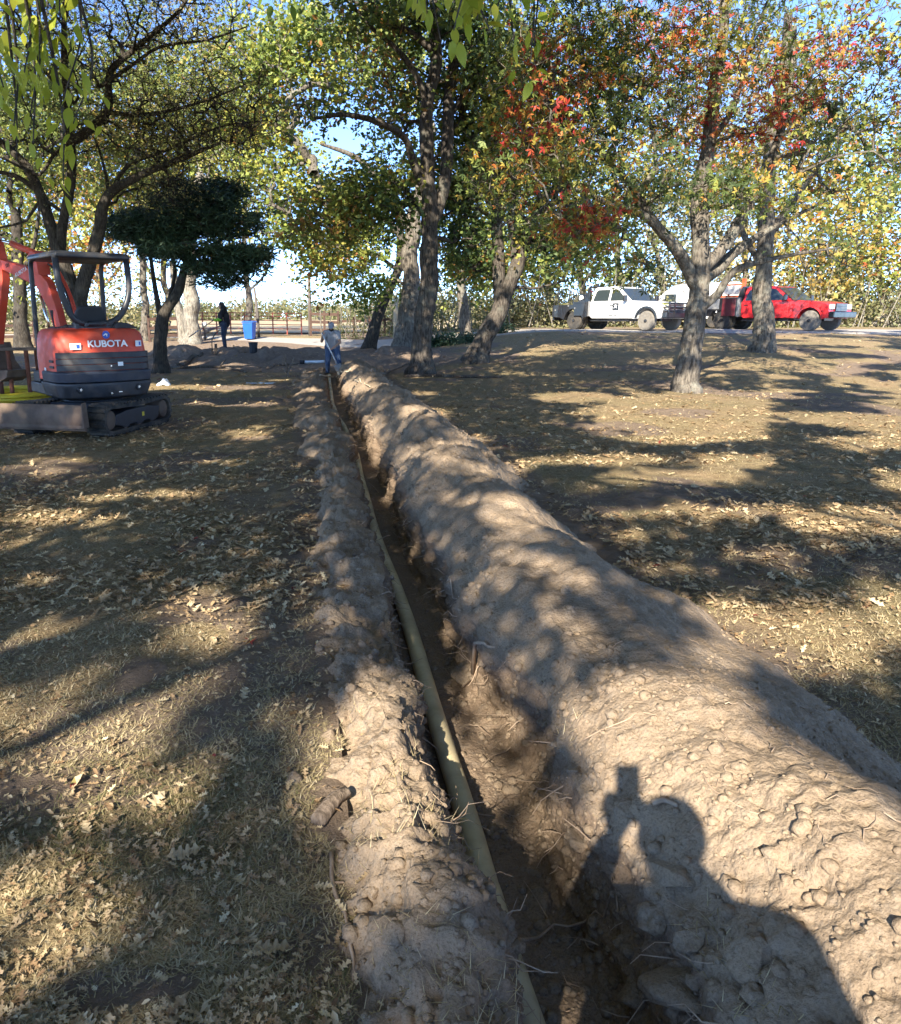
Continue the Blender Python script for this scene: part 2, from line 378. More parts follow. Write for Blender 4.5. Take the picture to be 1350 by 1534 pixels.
def groundmat():
    m, nt, p = newmat('lawn_ground')
    tc = nt.nodes.new('ShaderNodeTexCoord'); v = tc.outputs['Object']
    a = nt.nodes.new('ShaderNodeAttribute'); a.attribute_name = 'bare'
    n1 = tex_noise(nt, .8, 5, .65, vec=v); n2 = tex_noise(nt, 9, 6, .75, vec=v); n3 = tex_noise(nt, 75, 5, .75, vec=v)
    grass = ramp(nt, [(.30, (.15, .112, .07)), (.44, (.28, .215, .135)), (.56, (.41, .32, .20)), (.75, (.55, .45, .31))], n3.outputs[0])
    g2 = ramp(nt, [(.35, (.86, .90, .80)), (.65, (1.10, 1.03, .97))], n1.outputs[0])
    g = mixc(nt, 1.0, grass.outputs[0], g2.outputs[0], 'MULTIPLY')
    g3 = ramp(nt, [(.3, (.68, .64, .6)), (.55, (1, 1, 1)), (.8, (1.2, 1.15, 1.05))], n2.outputs[0])
    g = mixc(nt, 1.0, g, g3.outputs[0], 'MULTIPLY')
    soil = ramp(nt, [(.3, (.18, .135, .10)), (.7, (.33, .25, .185))], n2.outputs[0])
    f = mathn(nt, 'ADD', a.outputs['Fac'], mathn(nt, 'MULTIPLY', mathn(nt, 'SUBTRACT', n3.outputs[0], .5), 1.1), True)
    f = ramp(nt, [(.35, (0, 0, 0)), (.65, (1, 1, 1))], f)
    nt.links.new(mixc(nt, f.outputs[0], g, soil.outputs[0]), p.inputs['Base Color'])
    p.inputs['Roughness'].default_value = 1; p.inputs['Specular IOR Level'].default_value = .08
    h = mathn(nt, 'ADD', n3.outputs[0], mathn(nt, 'MULTIPLY', n2.outputs[0], 1.5)); bump(nt, p, h, 1.0, .03)
    return m
GROUND = tag(ground_sheet(), kind='structure')

# ray-castable copy of both surfaces
from mathutils.bvhtree import BVHTree
def bvh_of(V, F): return BVHTree.FromPolygons([tuple(p) for p in V.tolist()], [tuple(f) for f in F.tolist()])
def np_of(o):
    me = o.data; V = np.empty(len(me.vertices) * 3, np.float32); me.vertices.foreach_get('co', V)
    F = np.empty(len(me.loops), np.int32); me.loops.foreach_get('vertex_index', F); return V.reshape(-1, 3), F.reshape(-1, 4)
_sub = STRIP[::2, ::2]; B_STRIP = bvh_of(_sub.reshape(-1, 3), grid_faces(_sub.shape[0], _sub.shape[1], 0, _sub.shape[1]))
B_GROUND = bvh_of(*np_of(GROUND))
def drop(x, y, n=False):
    best = None
    for b in (B_STRIP, B_GROUND):
        h = b.ray_cast(Vector((x, y, 5)), Vector((0, 0, -1)))
        if h[0] is not None and (best is None or h[0].z > best[0].z): best = h
    if best is None: return (0.0, Vector((0, 0, 1))) if n else 0.0
    return (best[0].z, best[1]) if n else best[0].z
def gnd(px, py):
    d = Vector(ray(px, py).tolist()).normalized(); o = Vector((0, 0, EYE)); best = None
    for b in (B_STRIP, B_GROUND):
        h = b.ray_cast(o, d)
        if h[0] is not None and (best is None or h[3] < best[3]): best = h
    return best[0] if best else o + d * 40

# gravel road and the mown field beyond
def ribbon(name, pts, width, lift, mat, nx=90, ny=8, kind='structure'):
    P = np.array(pts, float); t = np.linspace(0, len(P) - 1, nx)
    X = np.interp(t, range(len(P)), P[:, 0]); Y = np.interp(t, range(len(P)), P[:, 1])
    dx, dy = np.gradient(X), np.gradient(Y); l = np.hypot(dx, dy); nxn, nyn = -dy / l, dx / l
    s = np.linspace(-.5, .5, ny)
    GX = X[:, None] + nxn[:, None] * s * (width + .5 * noise3(t * 1.7, 0, 0, 5))[:, None]; GY = Y[:, None] + nyn[:, None] * s * (width * (1 - .75 * (1 - sstep(-8, 2, X))))[:, None]
    GZ = base_h(GX, GY) + lift - .03 * (np.abs(s) > .49)
    return tag(put(name, np_mesh(name, np.stack([GX, GY, GZ], -1).reshape(-1, 3), grid_faces(nx, ny, 0, ny), True), mat), kind=kind)
M_ROAD = simple('gravel', (.36, .33, .29), 1, 0, .2, 14, bmp=.02)
ribbon('gravel_road', [(60, 37), (40, 35.5), (26, 34.6), (17, 34.6), (10, 35.2), (4, 37.2), (-1, 40), (-6, 43.5), (-12, 46), (-22, 48), (-45, 50)], 5.4, .03, M_ROAD, 140)
m, nt, p = newmat('dry_field')
n = tex_noise(nt, .12, 5, .6); n2 = tex_noise(nt, 6, 4, .7)
nt.links.new(ramp(nt, [(.3, (.33, .25, .13)), (.7, (.48, .37, .20))], mathn(nt, 'ADD', mathn(nt, 'MULTIPLY', n.outputs[0], .5), mathn(nt, 'MULTIPLY', n2.outputs[0], .5))).outputs[0], p.inputs['Base Color']); p.inputs['Roughness'].default_value = 1
X, Y = np.meshgrid(np.linspace(-260, 260, 60), np.concatenate([np.linspace(52, 100, 14), np.linspace(110, 330, 20)]))
Y = Y + 1.2 * noise3(X * .2, 0, 0, 4) * (Y < 53)
tag(put('field', np_mesh('field', np.stack([X, Y, base_h(X, Y) + .05], -1).reshape(-1, 3), grid_faces(34, 60, 0, 60), True), m), kind='structure')
# ---------------------------------------------------------------- trees
def tube_np(P, r, n, bark=0, seed=0):
    P = np.asarray(P, float); r = np.asarray(r, float); k = len(P)
    T = np.gradient(P, axis=0); T /= np.linalg.norm(T, axis=1, keepdims=True) + 1e-9
    U = np.zeros_like(P); ref = np.array([1., .13, .07]) if abs(T[0, 0]) < .9 else np.array([0., 0, 1]); u = np.cross(T[0], ref)
    for i in range(k):
        u = u - T[i] * np.dot(u, T[i]); u /= np.linalg.norm(u) + 1e-9; U[i] = u
    W = np.cross(T, U); a = np.arange(n) * 2 * np.pi / n
    rad = np.repeat(r[:, None], n, 1)
    V = P[:, None] + (U[:, None] * np.cos(a)[None, :, None] + W[:, None] * np.sin(a)[None, :, None]) * rad[..., None]
    if bark:
        d = V - P[:, None]; nn = d / (np.linalg.norm(d, axis=2, keepdims=True) + 1e-9)
        x, y, z = V[..., 0], V[..., 1], V[..., 2]
        rid = 1 - np.abs(noise3(x * 9, y * 9, z * 2.2, seed)) * 2
        q = bark * (.10 * rid + .05 * noise3(x * 22, y * 22, z * 6, seed + 3)) * np.minimum(rad, .3) + bark * .10 * rad * noise3(x * 1.6, y * 1.6, z * 1.3, seed + 5)
        V = V + nn * q[..., None]
    i = np.arange(k - 1)[:, None] * n; j = np.arange(n)[None, :]; j2 = (j + 1) % n
    F = np.stack([i + j, i + j2, i + n + j2, i + n + j], -1).reshape(-1, 4)
    return V.reshape(-1, 3), F
class Bag:
    def __init__(s): s.V = []; s.F = []; s.n = 0; s.A = []
    def add(s, V, F, A=None):
        s.V.append(V); s.F.append(F + s.n); s.n += len(V)
        if A is not None: s.A.append(A)
    def mesh(s, name, smooth=True, attr=None):
        return np_mesh(name, np.concatenate(s.V), np.concatenate(s.F), smooth, attr and {attr: ('FACE', np.concatenate(s.A))})
def catmull(P, step):
    P = np.asarray(P, float); Q = np.vstack([2 * P[0] - P[1], P, 2 * P[-1] - P[-2]]); out = []
    for i in range(len(P) - 1):
        a, b, c, d = Q[i:i + 4]; m = max(2, int(np.linalg.norm((c - b)[:3]) / step)); t = (np.arange(m) / m)[:, None]
        out.append(.5 * ((2 * b) + (-a + c) * t + (2 * a - 5 * b + 4 * c - d) * t**2 + (-a + 3 * b - 3 * c + d) * t**3))
    out.append(P[-1:]); return np.vstack(out)
def leaf_arrays(C, size, aspect, hue, up=.35, rnd=rng, fold=.25):
    """one folded leaf per centre: 4 vertices, 2 triangles"""
    n = len(C); a = rnd.normal(size=(n, 3)); a[:, 2] = a[:, 2] * .6 - up; a /= np.linalg.norm(a, axis=1, keepdims=True)
    b = np.cross(a, rnd.normal(size=(n, 3))); b /= np.linalg.norm(b, axis=1, keepdims=True) + 1e-9
    nr = np.cross(a, b); s = (size * rnd.uniform(.65, 1.25, n))[:, None]; w = s * aspect * .5
    V = np.stack([C, C + .48 * s * a + w * b + fold * w * nr, C + s * a, C + .48 * s * a - w * b + fold * w * nr], 1).reshape(-1, 3)
    i = np.arange(n) * 4; F = np.concatenate([np.stack([i, i + 1, i + 2], 1), np.stack([i, i + 2, i + 3], 1)])
    return V, F, np.concatenate([hue, hue])
def star_arrays(C, size, hue, rnd=rng):
    """lobed leaf: three blades fanned from one stalk"""
    n = len(C); a = rnd.normal(size=(n, 3)); a[:, 2] -= .5; a /= np.linalg.norm(a, axis=1, keepdims=True)
    b = np.cross(a, rnd.normal(size=(n, 3))); b /= np.linalg.norm(b, axis=1, keepdims=True) + 1e-9
    s = (size * rnd.uniform(.65, 1.25, n))[:, None]; Vs = []; Fs = []; H = []
    for k, th in enumerate((-.95, 0, .95)):
        d = a * math.cos(th) + b * math.sin(th); e = -a * math.sin(th) + b * math.cos(th); L = s * (1 if k == 1 else .85)
        Vs.append(np.stack([C, C + .5 * L * d + .17 * L * e, C + L * d, C + .5 * L * d - .17 * L * e], 1).reshape(-1, 3))
        i = np.arange(n) * 4 + k * n * 4; Fs += [np.stack([i, i + 1, i + 2], 1), np.stack([i, i + 2, i + 3], 1)]; H += [hue, hue]
    return np.concatenate(Vs), np.concatenate(Fs), np.concatenate(H)

def fork(px_pts, Y, r0, r1, dY=0.0, Y0=None):
    """a limb from photo pixels: list of (px, py); its distance runs from Y0 (or Y) to Y + dY"""
    n = len(px_pts); Y0 = Y if Y0 is None else Y0
    return ([at(px, py, Y0 + (Y + dY - Y0) * i / (n - 1)) for i, (px, py) in enumerate(px_pts)], r0, r1)
def blob(px, py, Y, rx, ry, dz, n):
    c = at(px, py, Y); return (c, (rx / FPX * Y, dz, ry / FPX * Y), n)

TREES = []
def tree(name, label, limbs, blobs, bark, leafm, leaf=(.15, .55), per=50, spread=.42, hue=(.5, .2), hue_clump=.8, cat='tree', group=None,
         star=False, r_tip=.009, twigs=True, extra=None, seed=0, root_drop=True, fine=1.0, flare=.45, flat=1.0, up=.35, boost=()):
    rg = np.random.default_rng(100 + seed); base = limbs[0][0][0].copy()
    bz = float(drop(base[0], base[1])) if base[1] < 55 else float(base_h(base[0], base[1]))
    root = empty(name, (base[0], base[1], bz), 0, label, cat, group); org = np.array([base[0], base[1], bz])
    NP, NR, par = [], [], []
    wood = Bag()
    for li, (pts, r0, r1) in enumerate(limbs):
        pts = np.array(pts, float)
        if li == 0 and root_drop: pts[0][2] = bz - .12
        P = catmull(pts, .12 if r0 > .1 else .25); t = np.linspace(0, 1, len(P)); r = r0 + (r1 - r0) * t
        P = P + (r[:, None] * .25) * np.stack([noise3(P[:, 2] * 1.3, li, 1, seed), noise3(P[:, 2] * 1.3, li, 2, seed), 0 * t], 1) * (t[:, None] > .02)
        if li == 0 or (r0 > .12 and abs(pts[0][2] - bz) < .4): r = r * (1 + flare * np.exp(-np.maximum(P[:, 2] - bz, 0) / .28))
        big = r0 > .08
        wood.add(*tube_np(P, r, (20 if r0 > .15 else 12) if big else 6, 1.0 if big else 0, seed))
        for k in range(0, len(P), 2):
            if P[k, 2] > bz + .9 or len(limbs) == 1: NP.append(P[k]); NR.append(r[k]); par.append(-1)
    C = []
    for (c, rad, n) in blobs:
        d = rg.normal(size=(n, 3)); d /= np.linalg.norm(d, axis=1, keepdims=True); q = d * (rg.uniform(0, 1, n)**(1 / 2.2))[:, None]
        C.append(c + q * np.array(rad))
    C = np.concatenate(C) if C else np.zeros((0, 3))
    C = C[C[:, 2] > bz + .6]
    tw = Bag()
    if len(C) and len(NP):
        NP0 = np.array(NP); d0 = np.array([np.min(((NP0 - c)**2).sum(1)) for c in C]); C = C[np.argsort(d0)]
        cap = len(NP) + len(C) * 14; P = np.zeros((cap, 3)); P[:len(NP)] = NP0; R0 = np.zeros(cap); R0[:len(NP)] = NR; par += [0] * 0
        parent = np.full(cap, -1); n = len(NP); nfix = n; chains = []; cnt = np.zeros(cap)
        for c in C:
            d = np.sqrt(((P[:n] - c)**2).sum(1)) + .35 * np.maximum(P[:n, 2] - c[2] + .3, 0); k = int(np.argmin(d)); L = np.linalg.norm(c - P[k])
            if L < .05: continue
            m = int(min(12, max(2, L / .3))); t = (np.arange(1, m + 1) / m)[:, None]
            bend = rg.normal(size=3) * .11 * L; bend[2] += .08 * L
            Q = P[k] + (c - P[k]) * t + bend * np.sin(np.pi * t) + rg.normal(size=(m, 3)) * .035 * min(L, 1) * (t < .99)
            P[n:n + m] = Q; parent[n] = k; parent[n + 1:n + m] = np.arange(n, n + m - 1); chains.append((k, n, m)); n += m
        cnt[:n] = 0
        for (k, s, m) in chains: cnt[s + m - 1] += 1
        for i in range(n - 1, nfix - 1, -1):
            cnt[parent[i]] += cnt[i]
        rad = r_tip * np.maximum(cnt, 1)**.52
        for (k, s, m) in chains:
            ids = [k] + list(range(s, s + m)); rr = rad[ids].copy()
            if k < nfix: rr[0] = min(R0[k] * .8, rad[s] * 1.15)
            else: rr[0] = rad[s] * 1.05
            rr = np.minimum(rr, .8 * (R0[k] if k < nfix else 9)); big = rr[0] > .035
            (wood if big else tw).add(*tube_np(P[ids], rr, 7 if big else 3))
    if fine and len(C):   # spray of bare twigs in each clump
        nt_ = int(2 * fine) if fine >= .5 else 0
        for c in C:
            for _ in range(nt_):
                e = c + rg.normal(size=3) * spread * np.array([1, 1, .8 * flat]); md = (c + e) / 2 + rg.normal(size=3) * .06
                tw.add(*tube_np(np.array([c, md, e]), np.array([r_tip * .7, r_tip * .5, r_tip * .25]), 3))
    wood.V = [v - org for v in wood.V]
    put('trunk', wood.mesh('trunk'), bark, root)
    if tw.V:
        tw.V = [v - org for v in tw.V]; tag(put('twigs', tw.mesh('twigs'), bark, root), kind='stuff')
    lb = Bag()
    if len(C) and per:
        k = rg.poisson(per * np.clip(.75 + .7 * fbm(C[:, 0] * .8, C[:, 1] * .8, C[:, 2] * .8, seed + 5, 2), .12, 1.5)); own = np.repeat(np.arange(len(C)), k)
        sb_ = rg.normal(size=(len(C), 7, 3)); off = (sb_[own, rg.integers(0, 7, len(own))] * .95 + rg.normal(size=(len(own), 3)) * .30) * spread * np.array([1, 1, .75 * flat]); LC = C[own] + off
        h = hue[0] + hue[1] * rg.normal(size=len(own)) * .6 + hue_clump * .5 * fbm(C[:, 0] * .55, C[:, 1] * .55, C[:, 2] * .55, seed + 9, 2)[own] + .12 * rg.normal(size=len(C))[own]
        for (bx, by, brx, bry, amt) in boost:
            dz_ = C[:, 2] - EYE; f_ = C[:, 1] * CP - dz_ * SP; pxc = 575.5 + FPX * C[:, 0] / f_; pyc = 767 - FPX * (C[:, 1] * SP + dz_ * CP) / f_
            h = h + (amt * np.exp(-((pxc - bx) / brx)**2 - ((pyc - by) / bry)**2))[own] * rg.uniform(.5, 1.3, len(own))
        h = np.clip(h, .01, .99)
        lb.add(*(star_arrays(LC, leaf[0], h, rg) if star else leaf_arrays(LC, leaf[0], leaf[1], h, up, rg)))
    if extra is not None and len(extra[0]):
        V, F, H = leaf_arrays(extra[0], extra[1], .6, np.clip(hue[0] + .15 * rg.normal(size=len(extra[0])), .01, .99), .2, rg); lb.add(V, F, H)
    if lb.V:
        lb.V = [v - org for v in lb.V]; put('crown', lb.mesh('crown', False, 'hue'), leafm, root)
    TREES.append(root); return root

# sunlit patches on the ground, as ellipses in the photograph (px, py, rx, ry): the leaves overhead leave gaps toward the sun for them
LIT = [(1080, 1080, 250, 120), (985, 1020, 80, 40), (1260, 1250, 190, 330), (1010, 1180, 120, 120), (1200, 1480, 120, 120), (1240, 800, 60, 20),
       (600, 1250, 62, 150), (565, 1120, 45, 75), (650, 1290, 70, 70), (560, 1390, 30, 60), (700, 1470, 50, 40), (690, 1010, 24, 40), (740, 1110, 26, 80), (795, 1300, 35, 90), (905, 1260, 45, 60),
       (70, 1110, 175, 80), (210, 1185, 130, 40), (60, 1340, 150, 60), (120, 1425, 90, 50), (160, 1010, 70, 22), (250, 740, 60, 8), (60, 870, 50, 12), (30, 1280, 60, 25), (190, 1490, 50, 50), (320, 815, 30, 10), (205, 1030, 38, 20), (330, 905, 55, 14), (90, 775, 90, 14), (30, 810, 50, 10), (100, 930, 60, 15),
       (20, 960, 40, 14), (160, 745, 45, 8), (370, 650, 45, 7), (215, 855, 60, 10), (330, 690, 30, 5), (300, 1010, 50, 20), (430, 1380, 30, 20), (280, 1060, 40, 18), (150, 875, 40, 8), (60, 700, 60, 6), (180, 1150, 60, 20),
       (640, 622, 40, 14), (745, 700, 65, 14), (700, 755, 45, 12), (650, 690, 40, 14), (800, 845, 48, 18), (880, 868, 34, 16), (540, 583, 30, 12), (560, 655, 22, 28), (900, 920, 62, 16), (700, 660, 40, 14), (735, 885, 34, 10),
       (1090, 622, 230, 44), (1010, 655, 90, 12), (1120, 690, 90, 14), (860, 595, 70, 9), (900, 690, 110, 12), (1010, 715, 130, 15), (1060, 765, 100, 14), (950, 800, 60, 9), (1120, 955, 80, 55), (1060, 900, 50, 8), (930, 770, 40, 7), (1130, 830, 60, 10), (820, 690, 40, 5), (985, 850, 60, 10),
       (300, 580, 110, 4), (350, 605, 70, 5), (800, 530, 60, 3), (950, 520, 220, 7), (1100, 545, 160, 10), (820, 560, 60, 3), (400, 518, 150, 5), (620, 505, 90, 4), (900, 550, 60, 3), (1250, 600, 140, 40), (1300, 700, 60, 20), (100, 690, 70, 5)]
def litness(gx, gy, gz):
    dz = gz - EYE; f = gy * CP - dz * SP; s = gy * SP + dz * CP
    px = 575.5 + FPX * gx / f; py = 767 - FPX * s / f; ok = (f > .3)
    q = np.full(gx.shape, 9.0)
    wob = 1 + .35 * noise3(gx * 2.2, gy * 2.2, 0, 91)
    for (a, b, c, d) in LIT: q = np.minimum(q, (((px - a) / c)**2 + ((py - b) / d)**2) * wob)
    q[~ok] = 9; q = q + .12 * rng.normal(size=len(q)); inside = ok & (px > -60) & (px < 1160) & (py < 1600)
    return q, inside
def shade_leaves():
    N = 860000
    gy = rng.uniform(-.5, 34, N)**1.0; gx = rng.uniform(-.62, .80, N) * (np.abs(gy) + 3)
    keep = rng.uniform(0, 1, N) < (np.abs(gy) + 3) / 37; gx, gy = gx[keep], gy[keep]
    W = gx - cx(gy); gz = base_h(gx, gy) + .42 * np.exp(-((W - .8) / .42)**2) * (gy < 22) + .15 * np.exp(-((W + .42) / .2)**2) * (gy < 22)
    q, ins = litness(gx, gy, gz)
    mott = fbm(gx * 1.1, gy * .8, 0, 95, 2)
    ok = np.where(ins, (q > 1.0) & (mott > -.75), mott > .12)
    gx, gy, gz = gx[ok], gy[ok], gz[ok]
    cl = fbm(gx * .9, gy * .6, 0, 97, 2); H = 7.2 + 2.2 * cl + rng.normal(size=len(gx)) * .7
    S = np.array(SUN) / SUN.z
    out = np.zeros((len(gx), 3)); alive = np.ones(len(gx), bool)
    for _ in range(6):
        X = gx + S[0] * H; Y = gy + S[1] * H; Z = gz + H
        el = (Z - EYE) / np.maximum(Y, .01); az = X / np.maximum(Y, .01)
        bad = (Y > 0) & (el < .40) & (az > -.60) & (az < .78)
        H = np.where(bad, H + 1.3, H)
    bad |= Z > 12.5
    out = np.stack([X, Y, Z], 1)[~bad]
    return out
SH = shade_leaves()
OVER = [(-5.6, -5.5), (2.6, -8.5), (-11, 4), (9.5, -4.5), (-13.5, 12), (14.5, 7), (1, -16), (-8.5, 21.5), (1.2, 21.7), (7.0, 17)]
own = np.argmin(np.stack([(SH[:, 0] - a)**2 + (SH[:, 1] - b)**2 + (30 if i >= 7 else 0) for i, (a, b) in enumerate(OVER)]), axis=0)
def shade_of(i, most=46000):
    s = SH[own == i]
    return s

B_DARK = barkmat('bark_dark', (.028, .024, .02), (.075, .064, .052), 1, (.13, .13, .11), .3)
B_OAK = barkmat('bark_oak', (.03, .026, .022), (.12, .10, .082), 1, (.19, .19, .155), .4)
B_GREY = barkmat('bark_grey', (.05, .043, .036), (.19, .165, .135), .8, (.27, .27, .225), .5)
B_PALE = barkmat('bark_pale', (.09, .08, .068), (.28, .25, .205), .8, (.40, .39, .33), .4)
L_OAK = leafmat('leaf_oak', [(0, (.06, .095, .03)), (.35, (.14, .19, .045)), (.6, (.28, .32, .065)), (.8, (.42, .38, .08)), (.95, (.36, .22, .05)), (1, (.38, .14, .05))])
L_DEEP = leafmat('leaf_deep', [(0, (.04, .07, .026)), (.4, (.10, .15, .045)), (.7, (.24, .28, .06)), (.93, (.26, .20, .045)), (1, (.33, .15, .05))])
L_MAPLE = leafmat('leaf_maple', [(0, (.04, .065, .028)), (.38, (.09, .13, .04)), (.54, (.22, .26, .055)), (.66, (.40, .30, .06)), (.76, (.46, .17, .045)), (.9, (.40, .05, .03)), (1, (.30, .03, .03))], .35)
L_OLIVE = leafmat('leaf_olive', [(0, (.09, .10, .05)), (.5, (.17, .175, .075)), (.8, (.28, .24, .09)), (1, (.26, .18, .08))])
L_YEL = leafmat('leaf_yellow_green', [(0, (.11, .15, .045)), (.4, (.22, .26, .07)), (.7, (.35, .33, .09)), (1, (.42, .28, .08))], .4)
L_JUN = leafmat('needles', [(0, (.012, .03, .018)), (.5, (.026, .055, .03)), (1, (.06, .10, .045))], .1)
L_BRUSH = leafmat('leaf_brush', [(0, (.08, .095, .045)), (.4, (.16, .165, .075)), (.7, (.27, .24, .13)), (1, (.34, .26, .17))], .3)

f = fork
# the large oak in the middle
tree('oak_tree', 'tall dark two-stemmed oak rising from the lawn just right of the trench worker',
     [f([(629, 566), (633, 500), (642, 415), (641, 335), (640, 250), (641, 160), (654, 75), (650, -20)], 21.7, .285, .11),
      f([(643, 345), (662, 285), (670, 215), (672, 140), (684, 50), (688, -60)], 21.7, .19, .09, 1.0),
      f([(639, 290), (618, 235), (604, 205), (570, 185), (520, 172), (468, 178)], 21.7, .12, .035, -1.0),
      f([(641, 165), (628, 120), (596, 75), (552, 38), (528, 8)], 21.7, .09, .03, -1.0),
      f([(652, 80), (630, 58), (590, 35), (545, 12), (515, -10)], 21.7, .10, .03, -.6),
      f([(672, 175), (690, 150), (720, 90), (750, 40)], 22.2, .09, .03, 1.5),
      f([(640, 330), (610, 290), (585, 270), (548, 262)], 21.7, .08, .03, 1.5)],
     [blob(470, 165, 21.5, 40, 12, 1.2, 14), blob(560, 300, 22.5, 75, 45, 1.4, 120), blob(600, 150, 23, 50, 50, 1.5, 55), blob(560, 30, 21.5, 80, 40, 1.4, 60),
      blob(720, 110, 23, 75, 85, 1.6, 130), blob(660, 10, 22, 100, 40, 2, 90), blob(700, 240, 24, 60, 60, 1.4, 100), blob(500, 330, 23, 55, 36, 1.4, 55), blob(690, 360, 24, 40, 25, 1, 30)],
     B_OAK, L_DEEP, (.16, .6), 36, .40, (.5, .2), .9, seed=1, extra=(shade_of(8)[::2], .2))
tree('oak_tree', 'thick pale-streaked oak standing behind the middle oak at the edge of the turned soil',
     [f([(606, 527), (612, 440), (618, 350), (632, 270), (650, 190)], 30, .40, .16), f([(618, 350), (590, 300), (540, 240), (480, 215)], 30, .17, .05, -1), f([(616, 380), (580, 330), (520, 315), (440, 330)], 30, .13, .04, -1.5)],
     [blob(440, 80, 30, 125, 68, 2.5, 210), blob(580, 90, 31, 90, 80, 2.5, 120), blob(430, 300, 30, 70, 60, 2, 100), blob(510, 385, 30, 75, 32, 1.8, 80), blob(385, 210, 30, 55, 80, 2, 110), blob(550, 430, 30, 45, 18, 1.2, 22), blob(740, 60, 32, 120, 80, 2, 80)],
     B_GREY, L_OAK, (.19, .65), 36, .52, (.58, .2), .75, seed=2)
tree('oak_tree', 'slim dark oak leaning right at the end of the dirt bank',
     [f([(551, 524), (566, 478), (578, 445), (596, 405), (600, 350), (590, 280)], 33, .27, .1), f([(596, 405), (560, 380), (520, 370)], 33, .09, .04)],
     [blob(540, 350, 33, 60, 40, 1.8, 70), blob(600, 260, 33, 50, 50, 1.8, 45)], B_DARK, L_DEEP, (.19, .6), 40, .5, (.4, .2), .7, seed=3)
tree('leaning_oak', 'stout dark oak leaning hard to the right between the middle oak and the white truck',
     [f([(706, 553), (727, 500), (756, 448), (778, 385), (794, 345), (812, 300), (850, 270)], 24, .31, .10),
      f([(750, 452), (748, 380), (744, 330), (741, 270), (738, 200), (720, 120)], 24, .19, .07),
      f([(772, 385), (765, 320), (775, 270), (790, 200)], 24, .14, .05),
      f([(752, 440), (775, 430), (800, 432), (850, 420)], 24, .06, .02, .5),
      f([(744, 330), (700, 310), (650, 330)], 24, .07, .02, -.5)],
     [blob(760, 180, 24, 75, 80, 1.6, 130), blob(820, 250, 24, 70, 60, 1.6, 90), blob(720, 395, 25, 45, 28, 1.2, 50), blob(830, 350, 24, 60, 34, 1.3, 60), blob(690, 300, 24, 40, 40, 1.2, 45), blob(870, 365, 24.5, 50, 26, 1.2, 26)],
     B_OAK, L_DEEP, (.16, .6), 32, .40, (.48, .2), .9, boost=[(760, 130, 70, 60, .45), (830, 250, 50, 40, .4)], seed=4)
# red maple at right
tree('maple_tree', 'grey-barked maple with green, orange and red leaves standing in front of the parked trucks',
     [f([(1028, 582), (1034, 520), (1046, 440), (1050, 380), (1049, 300), (1060, 220), (1072, 130), (1085, 30), (1090, -60)], 17, .245, .065),
      f([(1046, 430), (1022, 385), (992, 347), (962, 322), (915, 306), (860, 282)], 17, .15, .03, -1.2),
      f([(962, 322), (955, 290), (982, 250), (975, 190), (955, 130)], 16.6, .06, .02, -.5),
      f([(992, 347), (950, 285), (905, 235), (855, 190), (845, 150)], 16.8, .08, .02, -1.2),
      f([(1050, 420), (1075, 405), (1105, 375), (1160, 340), (1240, 300)], 17, .13, .015, 1.2),
      f([(1056, 400), (1085, 370), (1110, 330), (1150, 255), (1180, 150), (1190, 40)], 17, .13, .04, .4),
      f([(1040, 470), (1075, 440), (1100, 405), (1170, 385), (1260, 370)], 17, .10, .012, -1.0),
      f([(1060, 220), (1100, 160), (1120, 80), (1150, 0)], 17, .07, .02)],
     [blob(1000, 105, 16.5, 110, 105, 1.7, 125), blob(880, 190, 15.8, 90, 90, 1.5, 140), blob(800, 120, 15.6, 90, 85, 1.4, 95), blob(870, 60, 16, 110, 60, 1.5, 90), blob(1110, 130, 17, 100, 110, 1.6, 110), blob(1090, 285, 16.6, 60, 30, 1.2, 32),
      blob(870, 335, 15.6, 75, 38, 1.0, 62), blob(770, 270, 15.4, 70, 70, 1.2, 90), blob(985, 275, 16, 70, 28, 1, 45), blob(1260, 160, 17, 120, 140, 2, 130), blob(1010, 20, 17, 120, 50, 1.6, 60), blob(940, 400, 16, 50, 12, .6, 9), blob(1250, 380, 17, 80, 30, 1, 26)],
     B_GREY, L_MAPLE, (.115, .6), 21, .29, (.44, .2), 1.1, star=True, boost=[(870, 345, 70, 45, .5), (830, 130, 60, 60, .28), (1080, 220, 60, 25, .3), (1150, 150, 40, 30, .3), (860, 60, 60, 40, .25), (790, 200, 50, 70, .22), (760, 270, 60, 30, .2), (980, 270, 40, 25, .3)], seed=5, r_tip=.007, extra=(shade_of(9)[::2], .18))
tree('oak_tree', 'mottled grey trunk at the right in front of the red truck cab',
     [f([(1142, 530), (1143, 440), (1147, 360), (1150, 260), (1170, 140), (1180, 20)], 25, .30, .12), f([(1146, 360), (1190, 300), (1240, 230)], 25, .15, .05), f([(1143, 400), (1110, 340), (1095, 250)], 25, .11, .04, 1)],
     [blob(1180, 60, 25, 130, 80, 2, 80), blob(1100, 240, 27, 60, 60, 1.5, 50), blob(1280, 180, 25, 90, 110, 2, 110)], B_GREY, L_OAK, (.17, .6), 30, .5, (.6, .2), .8, seed=6)
